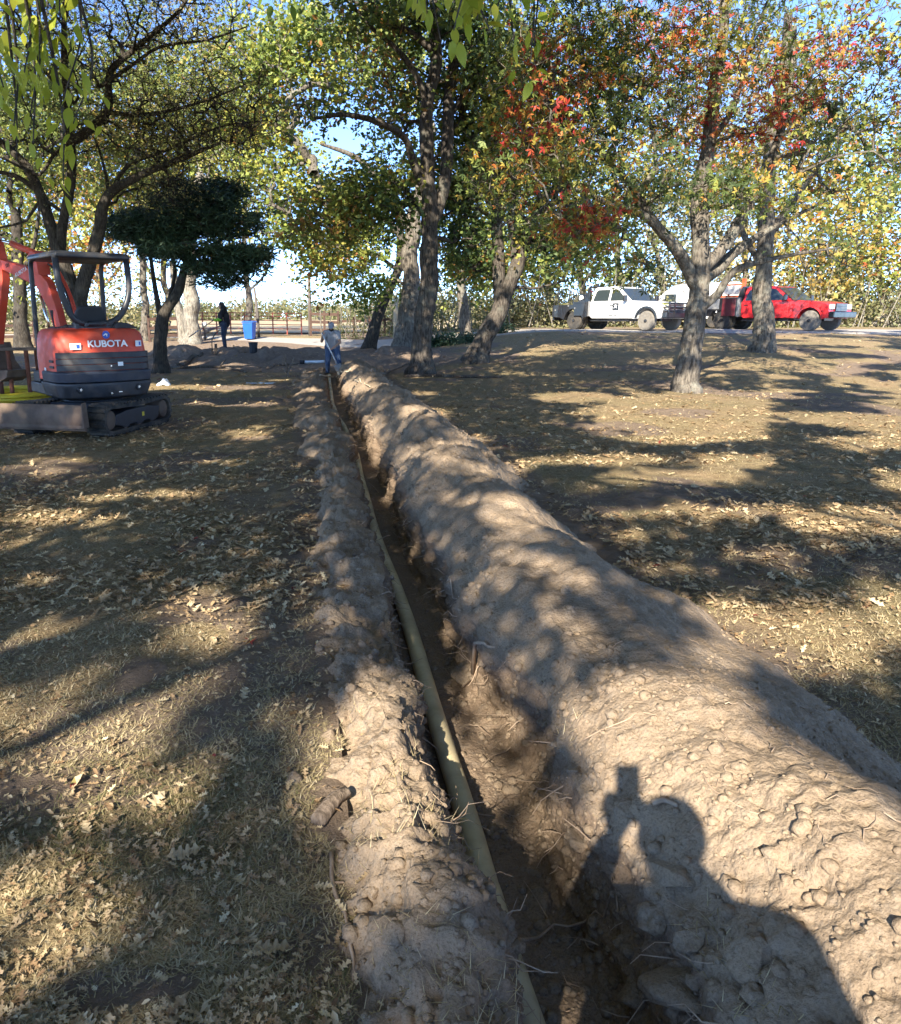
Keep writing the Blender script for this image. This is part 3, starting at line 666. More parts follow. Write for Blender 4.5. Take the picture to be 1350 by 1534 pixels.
# the spreading, thin-leaved tree behind the excavator
tree('elm_tree', 'dark wide-spreading small-leaved tree forking behind the excavator canopy',
     [f([(124, 566), (122, 500), (119, 455), (106, 420), (92, 385), (75, 335), (62, 290), (30, 238), (-30, 190)], 20.5, .27, .06),
      f([(119, 450), (133, 400), (150, 345), (160, 295), (205, 265), (265, 240), (330, 214)], 20.5, .19, .03, -1),
      f([(88, 378), (98, 320), (107, 262), (105, 205), (99, 130), (96, 50), (100, -50)], 20.5, .14, .045, -.5),
      f([(106, 212), (130, 198), (162, 165), (164, 110), (200, 75), (262, 22), (290, -20)], 20.2, .11, .03, -.6),
      f([(106, 215), (80, 232), (60, 262), (30, 250), (-10, 230)], 20.4, .06, .02),
      f([(162, 168), (200, 172), (245, 168), (310, 150), (360, 130)], 20, .06, .015, -.6),
      f([(150, 345), (162, 290), (150, 230), (140, 205)], 20.5, .07, .02),
      f([(150, 130), (195, 100), (240, 70), (310, 60), (370, 40)], 19.8, .05, .015, -.6),
      f([(112, 155), (70, 110), (40, 70), (20, 20)], 20.3, .05, .02), f([(160, 300), (190, 250), (250, 225), (330, 190), (400, 180)], 20.5, .06, .015, -.3),
      f([(62, 290), (20, 262), (-40, 255)], 20.5, .08, .03), f([(98, 320), (60, 300), (40, 330), (-20, 345)], 20.5, .05, .02)],
     [blob(170, 90, 20, 170, 100, 1.7, 300), blob(250, 205, 19.8, 150, 60, 1.5, 260), blob(60, 190, 20.5, 100, 100, 1.7, 130), blob(340, 150, 20, 70, 80, 1.3, 130), blob(230, 0, 20, 150, 60, 1.7, 110), blob(40, 20, 20.5, 80, 50, 1.5, 60), blob(230, 285, 20.5, 70, 25, 1, 50)],
     B_DARK, L_OLIVE, (.075, .5), 17, .36, (.5, .25), .7, seed=7, r_tip=.007, fine=2.5, extra=(shade_of(7)[::2], .18))
# dark juniper
tree('juniper_tree', 'low black-green juniper with layered flat boughs between excavator and field',
     [f([(240, 560), (243, 505), (248, 468), (264, 440), (276, 400), (290, 350), (300, 300)], 22.5, .2, .06), f([(243, 490), (232, 430), (226, 385), (215, 345)], 22.5, .09, .03), f([(262, 442), (282, 395), (330, 360), (380, 350)], 22.5, .08, .03),
      f([(250, 465), (262, 400), (240, 350)], 22.5, .07, .03, .6)],
     [blob(290, 335, 22.5, 110, 22, 1.9, 190), blob(300, 298, 22.5, 62, 16, 1.3, 80), blob(300, 378, 22.5, 105, 12, 1.9, 105), blob(225, 350, 22.5, 60, 24, 1.5, 80), blob(330, 402, 22.5, 62, 10, 1.2, 55), blob(345, 285, 23, 40, 10, .8, 22), blob(290, 355, 22.5, 80, 30, 1.6, 35), blob(370, 385, 22.5, 38, 12, 1, 34), blob(335, 422, 22.5, 30, 8, .6, 16), blob(190, 340, 22.5, 30, 8, .8, 14), blob(265, 276, 22.5, 22, 6, .5, 8)],
     B_DARK, L_JUN, (.20, .17), 85, .21, (.5, .25), .5, seed=8, flat=.45, up=.0, fine=0)
# slimmer trees beyond
tree('oak_tree', 'smooth light grey trunk right of the juniper near the red pipe fence', [f([(286, 508), (286, 455), (284, 400), (290, 340), (300, 260)], 40, .40, .2), f([(285, 420), (310, 395), (360, 380)], 40, .13, .05)], [blob(330, 250, 41, 50, 60, 2.5, 50), blob(300, 150, 41, 90, 80, 3, 120)], B_PALE, L_YEL, (.26, .65), 38, .8, (.45, .2), .7, seed=9)
tree('oak_tree', 'slanting pale grey trunk just left of the straight pale one behind the juniper', [f([(276, 507), (270, 475), (262, 440), (258, 390)], 41, .26, .15)], [blob(262, 300, 42, 60, 60, 2.5, 60)], B_PALE, L_YEL, (.26, .65), 36, .8, (.5, .2), .7, seed=10)
tree('oak_tree', 'thin grey trunk seen between the excavator canopy and the juniper', [f([(218, 512), (217, 450), (214, 390), (210, 300), (205, 200)], 42, .2, .1)], [blob(200, 250, 43, 100, 90, 3, 120), blob(180, 120, 43, 120, 70, 3, 100)], B_GREY, L_YEL, (.26, .65), 38, .8, (.4, .2), .8, seed=11)
tree('oak_tree', 'dark upright trunk behind the raised orange boom', [f([(36, 522), (31, 460), (26, 400), (24, 320)], 36, .33, .2), f([(28, 420), (50, 370), (60, 300)], 36, .12, .05)], [blob(30, 230, 37, 110, 90, 3, 150), blob(20, 380, 37, 60, 60, 2, 70), blob(60, 110, 37, 120, 80, 3, 110)], B_DARK, L_YEL, (.24, .65), 38, .75, (.35, .2), .8, seed=12)
tree('oak_tree', 'short crooked trunk between the middle oak and the leaning oak', [f([(697, 502), (695, 460), (692, 420), (700, 380), (712, 330)], 37, .26, .13), f([(693, 430), (680, 395), (660, 360)], 37, .1, .05)], [blob(690, 330, 37, 90, 60, 2.5, 90), blob(710, 400, 37, 60, 22, 1.6, 35)], B_GREY, L_OAK, (.22, .65), 36, .65, (.55, .2), .8, seed=13)
bgt = [(870, 470, 46, 'yellow-green tree rising directly behind the black truck bed', 860, 330, 100, 100, L_YEL, .3, 'tree'), (990, 475, 48, 'pale olive tree behind the white truck hood', 970, 350, 80, 80, L_BRUSH, .3, 'tree'), (760, 480, 47, 'grey-green tree showing under the crown of the leaning oak', 770, 360, 80, 80, L_OAK, .5, 'tree'),
       (1090, 475, 50, 'thin bare-topped tree behind the red truck body', 1080, 360, 80, 90, L_BRUSH, .5, 'tree'), (1230, 480, 46, 'yellow autumn tree beyond the red truck at far right', 1230, 340, 110, 110, L_YEL, .7, 'tree'),
       (60, 480, 58, 'tall yellow-green tree far behind the orange boom', 40, 250, 170, 170, L_YEL, .5, 'tree'), (370, 480, 60, 'broad olive tree beyond the pipe fence behind the juniper', 370, 230, 110, 140, L_OAK, .6, 'tree'), (150, 478, 56, 'bright green tree seen through the excavator canopy', 150, 300, 130, 130, L_OAK, .75, 'tree'),
       (1320, 480, 48, 'green tree at the far right edge of the lawn', 1320, 300, 110, 150, L_OAK, .5, 'tree'), (930, 478, 54, 'tall bare-branched tree high behind the white truck', 920, 220, 130, 120, L_OAK, .7, 'tree'), (1120, 478, 54, 'large tree with thin reddish leaves behind the maple', 1120, 190, 150, 130, L_BRUSH, .5, 'tree'), (250, 478, 62, 'hazy grey-green tree far behind the juniper', 280, 120, 150, 120, L_OLIVE, .6, 'tree'), (820, 478, 56, 'grey-green tree high above the black truck bed', 800, 200, 120, 120, L_OAK, .5, 'tree')]
for i, (tx, ty, Y, lab, bx_, by_, rx, ry, lm, hu, cat) in enumerate(bgt):
    tree('background_tree', lab, [f([(tx, ty + 30), (tx + 3, ty - 30), (tx - 4, ty - 90), (bx_, by_)], Y, .26, .08), f([(tx, ty - 40), (tx + 35, ty - 90), (bx_ + rx * .5, by_)], Y, .1, .04), f([(tx, ty - 50), (tx - 35, ty - 100), (bx_ - rx * .5, by_ - 10)], Y, .1, .04)],
         [blob(bx_, by_, Y, rx, ry, 3.4, int(rx * ry / 62)), blob(bx_ - rx * .4, by_ + ry * .8, Y, rx * .6, ry * .35, 2.5, int(rx * ry / 300))], B_GREY, lm, (.3, .65), 26, .85, (hu + .1, .22), .8, seed=20 + i, group='background trees beyond the gravel road', fine=1)
# trees behind and beside the camera whose crowns shade the lawn
for i, (lab, bk) in enumerate([('large oak behind the camera whose crown shades the lawn', B_OAK), ('second oak standing well behind the trench start', B_OAK), ('oak left of the lawn beside the excavator side', B_DARK), ('oak right of the tall dirt bank, out to the side', B_GREY),
                               ('oak far out left of the juniper', B_DARK), ('oak far out right beyond the maple', B_GREY), ('oak farthest behind the trench start', B_OAK)]):
    x, y = OVER[i]; s = shade_of(i); H = 9.5
    if len(s) < 20: continue
    cen = s[rng.integers(0, len(s), 7)]; limbs = [([np.array([x, y, 0.]), np.array([x + .1, y, 3.]), np.array([x + .2, y + .2, 6.]), np.array([x, y, 9.])], .3, .12)]
    for c in cen: limbs.append(([np.array([x + .1, y, 3.2 + .4 * len(limbs) % 3]), np.array([(x * .6 + c[0] * .4), (y * .6 + c[1] * .4), max(c[2] * .75, 4)]), c], .11, .03))
    pick = s[rng.integers(0, len(s), 170)]
    tree('oak_tree', lab, limbs, [(p, (.2, .2, .2), 1) for p in pick], bk, L_YEL, per=0, fine=0, hue=(.5, .2), extra=(s, .17), seed=50 + i)
# ---------------------------------------------------------------- excavator
M_RED = simple('orange_paint', (.57, .055, .022), .45, 0, .12, 5, dirt=.25)
M_BLK = simple('black_paint', (.014, .018, .026), .42, 0, .3, 6, dirt=.16)
M_RUB = simple('rubber', (.022, .022, .022), .85, 0, .3, 10, dirt=.6)
M_STEEL = simple('worn_steel', (.13, .085, .06), .7, .2, .45, 4, dirt=.5)
M_CHR = simple('chrome', (.75, .75, .75), .18, 1)
M_WHT = simple('white_decal', (.75, .76, .76), .5)
M_BLUE = simple('blue_decal', (.03, .09, .42), .45)
M_VINYL = simple('black_vinyl', (.02, .02, .022), .6)
M_RUST = simple('rusty_steel', (.16, .055, .03), .85, .1, .4, 12)
M_YEL = simple('yellow_plastic', (.72, .56, .03), .4, 0, .08, 4, dirt=.2)
def text(name, s, size, mat, parent, loc, rot, ext=.003, bold=0, sx=1, align='CENTER'):
    cu = bpy.data.curves.new(name, 'FONT'); cu.body = s; cu.size = size; cu.extrude = ext; cu.offset = bold; cu.align_x = align; cu.align_y = 'CENTER'
    tmp = bpy.data.objects.new(name, cu); COL.objects.link(tmp); me = bpy.data.meshes.new_from_object(tmp.evaluated_get(bpy.context.evaluated_depsgraph_get())); bpy.data.objects.remove(tmp)
    o = bpy.data.objects.new(name, me); COL.objects.link(o); me.materials.clear(); me.materials.append(mat); o.parent = parent; o.location = loc; o.rotation_euler = rot; o.scale = (sx, 1, 1); return o
EX = (-4.32, 11.5); UA = R(40)
ex = empty('mini_excavator', (EX[0], EX[1], float(drop(*EX))), UA, 'orange-red and black tracked mini excavator with open canopy, seen from behind', 'excavator')
def rear_outline(hw, yr, yf, rad, bulge, n=7):
    P = [(-hw, yf)]
    for k in range(n + 1):
        a = math.pi + math.pi / 2 * k / n; P.append((-hw + rad + rad * math.cos(a), yr + rad + rad * math.sin(a)))
    for k in range(1, 8):
        t = k / 8; P.append((-hw + rad + (2 * hw - 2 * rad) * t, yr - bulge * math.sin(math.pi * t)))
    for k in range(n + 1):
        a = -math.pi / 2 + math.pi / 2 * k / n; P.append((hw - rad + rad * math.cos(a), yr + rad + rad * math.sin(a)))
    P.append((hw, yf)); return P
def layer(mb, lv):
    mb.loft([[(x, y, z) for x, y in rear_outline(hw, yr, yf, rad, bl)] for (z, hw, yr, yf, rad, bl) in lv])
b = MB(); layer(b, [(.76, .66, -.66, .25, .26, .03), (1.12, .66, -.665, .25, .26, .03), (1.3, .645, -.64, .25, .25, .03), (1.41, .62, -.60, .24, .24, .03), (1.46, .57, -.54, .22, .22, .02), (1.475, .48, -.44, .18, .2, .01)])
b.build('engine_hood', M_RED, ex, .008)
# black louvred door: wraps the back, cut lines between its ribs are real steps
for k, (z0, z1) in enumerate([(.90, .985), (.99, 1.065), (1.07, 1.15)]):
    g = MB(); P = [p for p in rear_outline(.685, -.688, -.28, .26, .03)][3:-1]; Q = [p for p in rear_outline(.65, -.65, -.28, .25, .03)][3:-1]
    g.loft([[(x, y, z0) for x, y in P + Q[::-1]], [(x, y, z1) for x, y in P + Q[::-1]]]); g.build('grille_panel', M_BLK, ex, .006)
cw = MB(); layer(cw, [(.745, .69, -.72, .0, .27, .05), (.87, .70, -.735, .0, .27, .05), (.895, .685, -.715, .0, .26, .05)])
cw.build('bumper_ledge', simple('navy_plastic', (.02, .027, .045), .5, 0, .2, 5, dirt=.25), ex, .012)
cw = MB(); layer(cw, [(.50, .56, -.60, .1, .25, .05), (.535, .64, -.69, .1, .28, .06), (.70, .69, -.745, .1, .28, .06), (.738, .685, -.735, .1, .27, .06)])
cwo = cw.build('counterweight', M_BLK, ex, .01)
for x in (-.43, .40): MB().lathe([(.0, -.79), (.035, -.79), (.045, -.77), (.05, -.72)], (x, .03, .655), 12, 'y').build('lift_eye', M_VINYL, cwo); MB().lathe([(0, -.80), (.018, -.80), (.02, -.76)], (x, .03, .655), 8, 'y').build('bolt', M_CHR, cwo)
MB().lathe([(0, -.815), (.016, -.815), (.018, -.77)], (-.02, .0, .59), 8, 'y').build('bolt', M_CHR, cwo)
MB().box((.10, -.822, .605), (.05, .006, .008)).build('decal', M_WHT, cwo)
# side vents with red showing through (left rear corner)
for z in (.95, 1.03): MB().box((-.655, -.36, z), (.03, .17, .035)).build('vent_slot', M_VINYL, ex, .006)
text('lettering', 'KUBOTA', .125, M_WHT, ex, (.02, -.692, 1.262), (R(84), 0, 0), .002, .003, 1.12)
MB().lathe([(0, -.008), (.052, -.006), (.055, 0)], (0, 0, 0), 20, 'y').build('badge', M_BLUE, ex, 0, loc=(.02, -.66, 1.385)); MB().tube([(-.02, -.672, 1.375), (.01, -.675, 1.40), (.035, -.672, 1.39)], .008, 5).tube([(.01, -.675, 1.40), (.03, -.672, 1.365)], .007, 5).build('badge_mark', M_WHT, ex)
for (x, z, ww, hh) in [(-.42, 1.235, .15, .085), (.47, 1.26, .085, .08)]: 
    d = MB().box((x, -.676, z), (ww, .004, hh)).build('decal', M_WHT, ex); MB().box((x + ww * .22, -.680, z), (ww * .28, .004, hh * .6)).build('decal_print', M_BLUE, d)
MB().box((.17, -.722, .985), (.075, .004, .055)).build('decal', M_WHT, ex); MB().box((-.672, -.10, .90), (.004, .07, .07)).build('decal', M_WHT, ex)
MB().box((.03, -.735, .962), (.02, .01, .02)).build('latch', M_CHR, ex)
MB().prism([(-.2, 0), (.2, 0), (.15, .035), (.05, .075), (-.05, .085), (-.14, .05)], -.18, .18, 'y').build('air_cleaner_cover', M_VINYL, ex, .01, loc=(.36, -.3, 1.47))
# deck, floor, swing bracket
MB().box((0, .25, .62), (1.3, 1.0, .16)).build('deck', M_BLK, ex, .02)
MB().box((-.42, .5, .78), (.42, .3, .16)).build('step', M_VINYL, ex, .02)
MB().lathe([(.36, .34), (.40, .36), (.40, .46), (.34, .52)], (0, 0, 0), 20).build('slew_ring', M_STEEL, ex)
MB().prism([(-.62, .8), (-.62, 1.1), (-.5, 1.36), (-.18, 1.36), (-.18, .8)], .10, .42, 'y').build('side_console', M_BLK, ex, .03)
# canopy frame
def rr(pts, r, n=5):
    out = []
    for i, p in enumerate(pts):
        if i in (0, len(pts) - 1): out.append(Vector(p)); continue
        a, b_, c = Vector(pts[i - 1]), Vector(p), Vector(pts[i + 1]); u = (a - b_).normalized() * r; v = (c - b_).normalized() * r
        for k in range(n + 1):
            t = k / n; out.append((b_ + u) * (1 - t)**2 + b_ * 2 * t * (1 - t) + (b_ + v) * t * t)
    return out
cb = MB(); cb.tube(rr([(-.5, -.44, 2.44), (-.49, -.46, 2.0), (-.34, -.46, 1.54), (0, -.46, 1.53), (.30, -.46, 1.56), (.50, -.46, 1.95), (.48, -.44, 2.44)], .2, 7), .042, 10)
cb.build('canopy_hoop', M_BLK, ex, smooth=True)
for x in (-.52, .50): MB().tube(rr([(x, .62, .70), (x, .64, 1.5), (x, .58, 2.42), (x, .30, 2.44)], .12), .034, 10).build('canopy_post', M_BLK, ex, smooth=True)
cf = MB(); rings = []
for (z, e) in [(2.405, -.02), (2.42, .0), (2.46, .0), (2.488, -.03), (2.497, -.12)]:
    rings.append([(x * (.56 + e), .09 + y * (.60 + e), z) for x, y in [(-1, -.8), (-.9, -1), (.9, -1), (1, -.8), (1, .8), (.9, 1), (-.9, 1), (-1, .8)]])
cf.loft(rings).build('canopy_roof', M_BLK, ex, .012)
MB().bar((-.3, -.46, 1.54), (-.3, -.46, 1.42), .06, .05).bar((.25, -.46, 1.54), (.25, -.46, 1.42), .06, .05).box((-.02, -.43, 1.5), (.62, .05, .10)).build('canopy_mount', M_BLK, ex, .01)
MB().box((-.02, .0, 1.38), (.52, .5, .14)).build('seat_base', M_VINYL, ex, .03)
MB().box((-.02, .05, 1.47), (.48, .46, .10)).build('seat', M_VINYL, ex, .04, 3)
MB().loft([[(-.24 + dx, -.24, 1.46), (.20 - dx, -.24, 1.46), (.20 - dx, -.13, 1.46), (-.24 + dx, -.13, 1.46)] if k == 0 else [(-.25, -.26, 1.64), (.21, -.26, 1.64), (.21, -.15, 1.64), (-.25, -.15, 1.64)] if k == 1 else [(-.18, -.29, 1.78), (.14, -.29, 1.78), (.14, -.2, 1.78), (-.18, -.2, 1.78)] for k, dx in enumerate((0, 0, 0))]).build('seat_backrest', M_VINYL, ex, .035, 3)
for x in (-.36, .34):
    MB().box((x, .22, 1.38), (.13, .34, .22)).build('armrest_console', M_BLK, ex, .03); MB().tube([(x, .32, 1.48), (x, .36, 1.62), (x, .37, 1.72)], [.012, .015, .024], 8).build('control_lever', M_VINYL, ex)
for x in (-.1, .1): MB().tube([(x, .62, .7), (x, .6, 1.2), (x, .56, 1.35)], .012, 6).build('travel_lever', M_VINYL, ex)
MB().tube(rr([(-.55, .45, 1.28), (-.55, .1, 1.45), (-.3, -.1, 1.5)], .08), .016, 6).build('guard_rail', M_BLK, ex)
# boom set, swung further left than the body
bm_root_rot = R(17); foot = (0.0, .86)
def bparts(name, mb, mat, par=ex, bevel=.012, smooth=False):
    o = mb.build(name, mat, par, bevel, smooth=smooth)
    if par is ex: o.location = (foot[0], foot[1], 0); o.rotation_euler = (0, 0, bm_root_rot)
    return o
def plate(side, x0, x1):         # outline in (distance ahead, height), thickness along local x
    return MB().prism(side, x0, x1, 'x')
bparts('swing_post', plate([(-.22, .55), (.12, .55), (.2, .75), (.12, 1.0), (-.05, 1.0), (-.22, .8)], -.13, .13), M_RED)
boom = bparts('boom', plate([(-.08, .78), (.08, .76), (.17, 1.2), (.36, 1.78), (.58, 2.08), (1.0, 2.23), (1.58, 2.40), (1.61, 2.48), (1.54, 2.54), (1.0, 2.42), (.52, 2.32), (.29, 2.14), (.15, 1.8), (.02, 1.3)], -.065, .065), M_RED)
text('lettering', 'KUBOTA', .085, M_WHT, boom, (-.069, .93, 2.31), (R(90), R(-17), R(-90)), .002)
text('lettering', '121', .08, M_VINYL, boom, (-.069, 1.28, 2.42), (R(90), R(-17), R(-90)), .002)
bparts('boom_bracket', plate([(.42, 2.25), (.62, 2.3), (.66, 2.55), (.56, 2.62), (.46, 2.58)], -.11, .11), M_RED)
bparts('arm_cylinder', MB().tube([(0, .56, 2.56), (0, 1.2, 2.75)], .05, 12), M_RED, smooth=True, bevel=0)
bparts('cylinder_rod', MB().tube([(0, 1.2, 2.75), (0, 1.58, 2.83)], .025, 10), M_CHR, smooth=True, bevel=0)
bparts('boom_cylinder', MB().tube([(0, .22, .72), (0, .42, 1.35)], .05, 12), M_RED, smooth=True, bevel=0)
bparts('cylinder_rod', MB().tube([(0, .42, 1.35), (0, .58, 1.95)], .025, 10), M_CHR, smooth=True, bevel=0)
bparts('arm', plate([(1.44, 2.42), (1.52, 2.78), (1.62, 2.90), (1.72, 2.82), (1.82, 2.5), (2.02, 1.5), (1.98, 1.18), (1.86, 1.16), (1.66, 1.7), (1.46, 2.2)], -.07, .07), M_RED)
bparts('bucket', plate([(1.86, 1.22), (2.02, 1.2), (2.08, 1.0), (1.95, .70), (1.65, .58), (1.45, .66), (1.40, .78), (1.62, .78), (1.78, .92)], -.2, .2), M_STEEL)
bparts('bucket_cylinder', MB().tube([(0, 1.76, 2.55), (0, 2.02, 1.7)], .042, 12), M_RED, smooth=True, bevel=0)
for k, x in enumerate((.10, .135, .17)):
    bparts('hose', MB().tube(rr([(x, -.12, .8), (x, -.10 - .02 * k, 1.3), (x, .05, 1.95), (x * .9, .35, 2.42), (x * .8, .55, 2.45)], .2), .016, 8), M_RED if k else M_VINYL, smooth=True, bevel=0)
# undercarriage, heading right of the body
UR = -UA - R(12.5)
def up(name, mb, mat, bevel=.01, smooth=False, par=ex):
    o = mb.build(name, mat, par, bevel, smooth=smooth)
    if par is ex: o.rotation_euler = (0, 0, UR)
    return o
up('car_body', MB().box((0, 0, .33), (.75, 1.0, .22)).lathe([(.42, .38), (.42, .46), (.3, .5)], n=16), M_BLK)
for sx in (-1, 1):
    xo = sx * .60; hl, rr_ = .74, .205
    path = [(hl * (-1 + 2 * k / 12), 0) for k in range(13)] + [(hl + rr_ * math.sin(a), rr_ - rr_ * math.cos(a)) for a in np.linspace(.3, math.pi - .3, 8)] + [(hl * (1 - 2 * k / 12), 2 * rr_ - .02 * math.sin(math.pi * k / 12)) for k in range(13)] + [(-hl - rr_ * math.sin(a), rr_ + rr_ * math.cos(a)) for a in np.linspace(.3, math.pi - .3, 8)]
    path = [(a, b_ + .035) for a, b_ in path]; cen = Vector((0, .24))
    inner = []
    for a, b_ in path:
        dx = max(-hl, min(hl, a)); v = Vector((a - dx, b_ - .24)); v = v.normalized() * .05 if v.length else v; inner.append((a - v.x, b_ - v.y))
    n = len(path); t = MB(); V = []
    for (P, x) in ((path, xo - .15), (path, xo + .15), (inner, xo + .15), (inner, xo - .15)): V += [(x, a, b_) for a, b_ in P]
    F = []
    for q in range(4):
        for i in range(n):
            F.append((q * n + i, q * n + (i + 1) % n, ((q + 1) % 4) * n + (i + 1) % n, ((q + 1) % 4) * n + i))
    t.add(V, F); tr = up('rubber_track', t, M_RUB, 0)
    lg = MB(); S = [Vector(p) for p in path] + [Vector(path[0])]; L = [0]
    for i in range(n): L.append(L[-1] + (S[i + 1] - S[i]).length)
    for k in range(46):
        d = L[-1] * k / 46; i = max(j for j in range(n) if L[j] <= d); p = S[i].lerp(S[i + 1], (d - L[i]) / max(1e-6, L[i + 1] - L[i])); tg = (S[i + 1] - S[i]).normalized(); ang = math.atan2(tg.y, tg.x)
        lg.box((xo, p.x + tg.y * .008, p.y - tg.x * .008), (.296, .045, .036), Matrix.Rotation(ang, 3, 'X'))
    lo_ = lg.build('track_lugs', M_RUB, tr); lo_['kind'] = 'stuff'
    up('track_frame', MB().prism([(-.62, .30), (-.66, .16), (-.50, .13), (-.44, .10), (-.30, .10), (-.26, .13), (-.10, .13), (-.06, .10), (.08, .10), (.12, .13), (.28, .13), (.32, .10), (.44, .10), (.55, .14), (.60, .30), (.3, .335), (-.3, .335)], xo - .10, xo + .135, 'x'), M_BLK)
    for y in (-.74, .74): up('sprocket' if y > 0 else 'idler_wheel', MB().lathe([(.0, xo - .12), (.15, xo - .12), (.155, xo - .05), (.155, xo + .06), (.13, xo + .12), (.05, xo + .145), (0, xo + .145)], (0, y, .24), 18, 'x'), M_STEEL)
    for y in (-.37, 0.01, .37): up('track_roller', MB().lathe([(.0, xo - .12), (.06, xo - .12), (.06, xo + .12), (0, xo + .12)], (0, y, .125), 12, 'x'), M_STEEL)
    MBd = up('decal', MB().box((xo + .137 * sx, .1, .235), (.004, .06, .06)), M_YEL, 0)
bl = MB(); prof = []
for k in range(9):
    a = -1.0 + 2.0 * k / 8; prof.append((-1.37 - .07 * math.cos(a * 1.2) + .06, .34 + .17 * a))
poly = [(y - .012, z) for y, z in prof] + [(y + .02, z) for y, z in prof[::-1]]
bl.prism(poly, -.73, .73, 'x'); blo = up('dozer_blade', bl, M_STEEL, .004)
MB().box((0, -1.362, .225), (1.45, .03, .05)).build('cutting_edge', M_STEEL, blo, .006)
MB().prism([(-1.42, .22), (-1.42, .54), (-1.33, .55), (-1.30, .22)], .73, .75, 'x').prism([(-1.42, .22), (-1.42, .54), (-1.33, .55), (-1.30, .22)], -.75, -.73, 'x').build('end_plate', M_STEEL, blo, .004)
for x in (.45, -.45): up('blade_arm', MB().prism([(-1.36, .25), (-1.36, .36), (-.4, .36), (-.4, .26)], x * .8 - .04, x * .8 + .04, 'x'), M_BLK)
up('blade_cylinder', MB().tube([(0, -1.3, .42), (0, -.5, .36)], .04, 10), M_BLK, 0, True)

# yellow pipe coil on its rusty stand
cpos = at(18, 560, 13.0); cz = float(drop(cpos[0], cpos[1]))
st = empty('pipe_stand', (cpos[0], cpos[1], cz), R(12), 'rusty steel stand with a flat top rail left of the excavator', 'pipe stand')
MB().box((.0, 0, 1.10), (1.5, .12, .05)).build('rail', M_STEEL, st, .01)
for x, y in ((-.25, .25), (-.02, -.02), (.26, -.02), (.36, .25), (-.55, 0)): MB().tube([(x, y, 0.0), (x, y, 1.09)], .035, 10).build('post', M_RUST, st)
for x in (-.3, .3): MB().bar((x, -.45, .03), (x, .45, .03), .06, .05).build('foot_bar', M_RUST, st)
cl = MB()
for k in range(18):
    rad = .72 - .055 * (k % 3) + .008 * k; zz = .06 + .068 * (k // 3)
    cl.tube([(rad * math.cos(a), rad * math.sin(a), zz + .012 * math.sin(3 * a + k)) for a in np.linspace(0, 2 * math.pi, 40)], .03, 8, False)
tag(cl.build('pipe_coil', M_YEL, None, smooth=True, loc=(cpos[0], cpos[1], cz)), 'bright yellow plastic pipe coiled round the rusty stand posts', 'pipe coil')

# gas pipe in the trench
M_GAS = simple('dusty_yellow_pipe', (.62, .51, .28), .5, 0, .2, 3, (.68, .58, .36), dirt=.6)
P = catmull([(x, y, 0) for x, y in [(.85, -1.0)] + PIPE], .06); zz = []
for p in P:
    h = max((B_STRIP.ray_cast(Vector((p[0] + dx, p[1], 3)), Vector((0, 0, -1)))[0] or Vector((0, 0, -.38))).z for dx in (-.02, .0, .02)); zz.append(h)
zz = np.array(zz); k = np.ones(15) / 15; zz = np.convolve(np.pad(np.minimum(zz, -.14 + .16 * sstep(19, 23, P[:, 1])), 7, 'edge'), k, 'valid'); P[:, 2] = zz + .05
V, F = tube_np(P, np.full(len(P), .044), 18)
gp = tag(put('gas_pipe', np_mesh('gas_pipe', V, F, True), M_GAS), 'long dusty yellow plastic pipe lying in the bottom of the trench', 'pipe')
# ---------------------------------------------------------------- trucks
def paint(name, c, dirt=.15): return simple(name, c, .3, 0, .04, 2, dirt=dirt, coat=.5)
M_TW = paint('white_paint', (.78, .79, .80)); M_TR = paint('red_paint', (.62, .02, .025), .05); M_TB = paint('satin_black', (.010, .011, .014), .04)
m, nt, p = newmat('tinted_glass'); p.inputs['Base Color'].default_value = (.03, .04, .045, 1); p.inputs['Roughness'].default_value = .06; p.inputs['Specular IOR Level'].default_value = .8; M_GL = m
M_TYRE = simple('tyre_rubber', (.03, .03, .03), .9, 0, .2, 9, dirt=.25); M_DTYRE = simple('dusty_tyre', (.17, .155, .135), .95, 0, .2, 9)
M_GRY = simple('grey_metal', (.33, .33, .33), .45, .5, .1, 4); M_LENS = simple('lamp_lens', (.65, .62, .5), .15); M_MAR = paint('maroon_paint', (.12, .012, .02)); M_ORG = simple('orange_red_steel', (.70, .12, .04), .5)
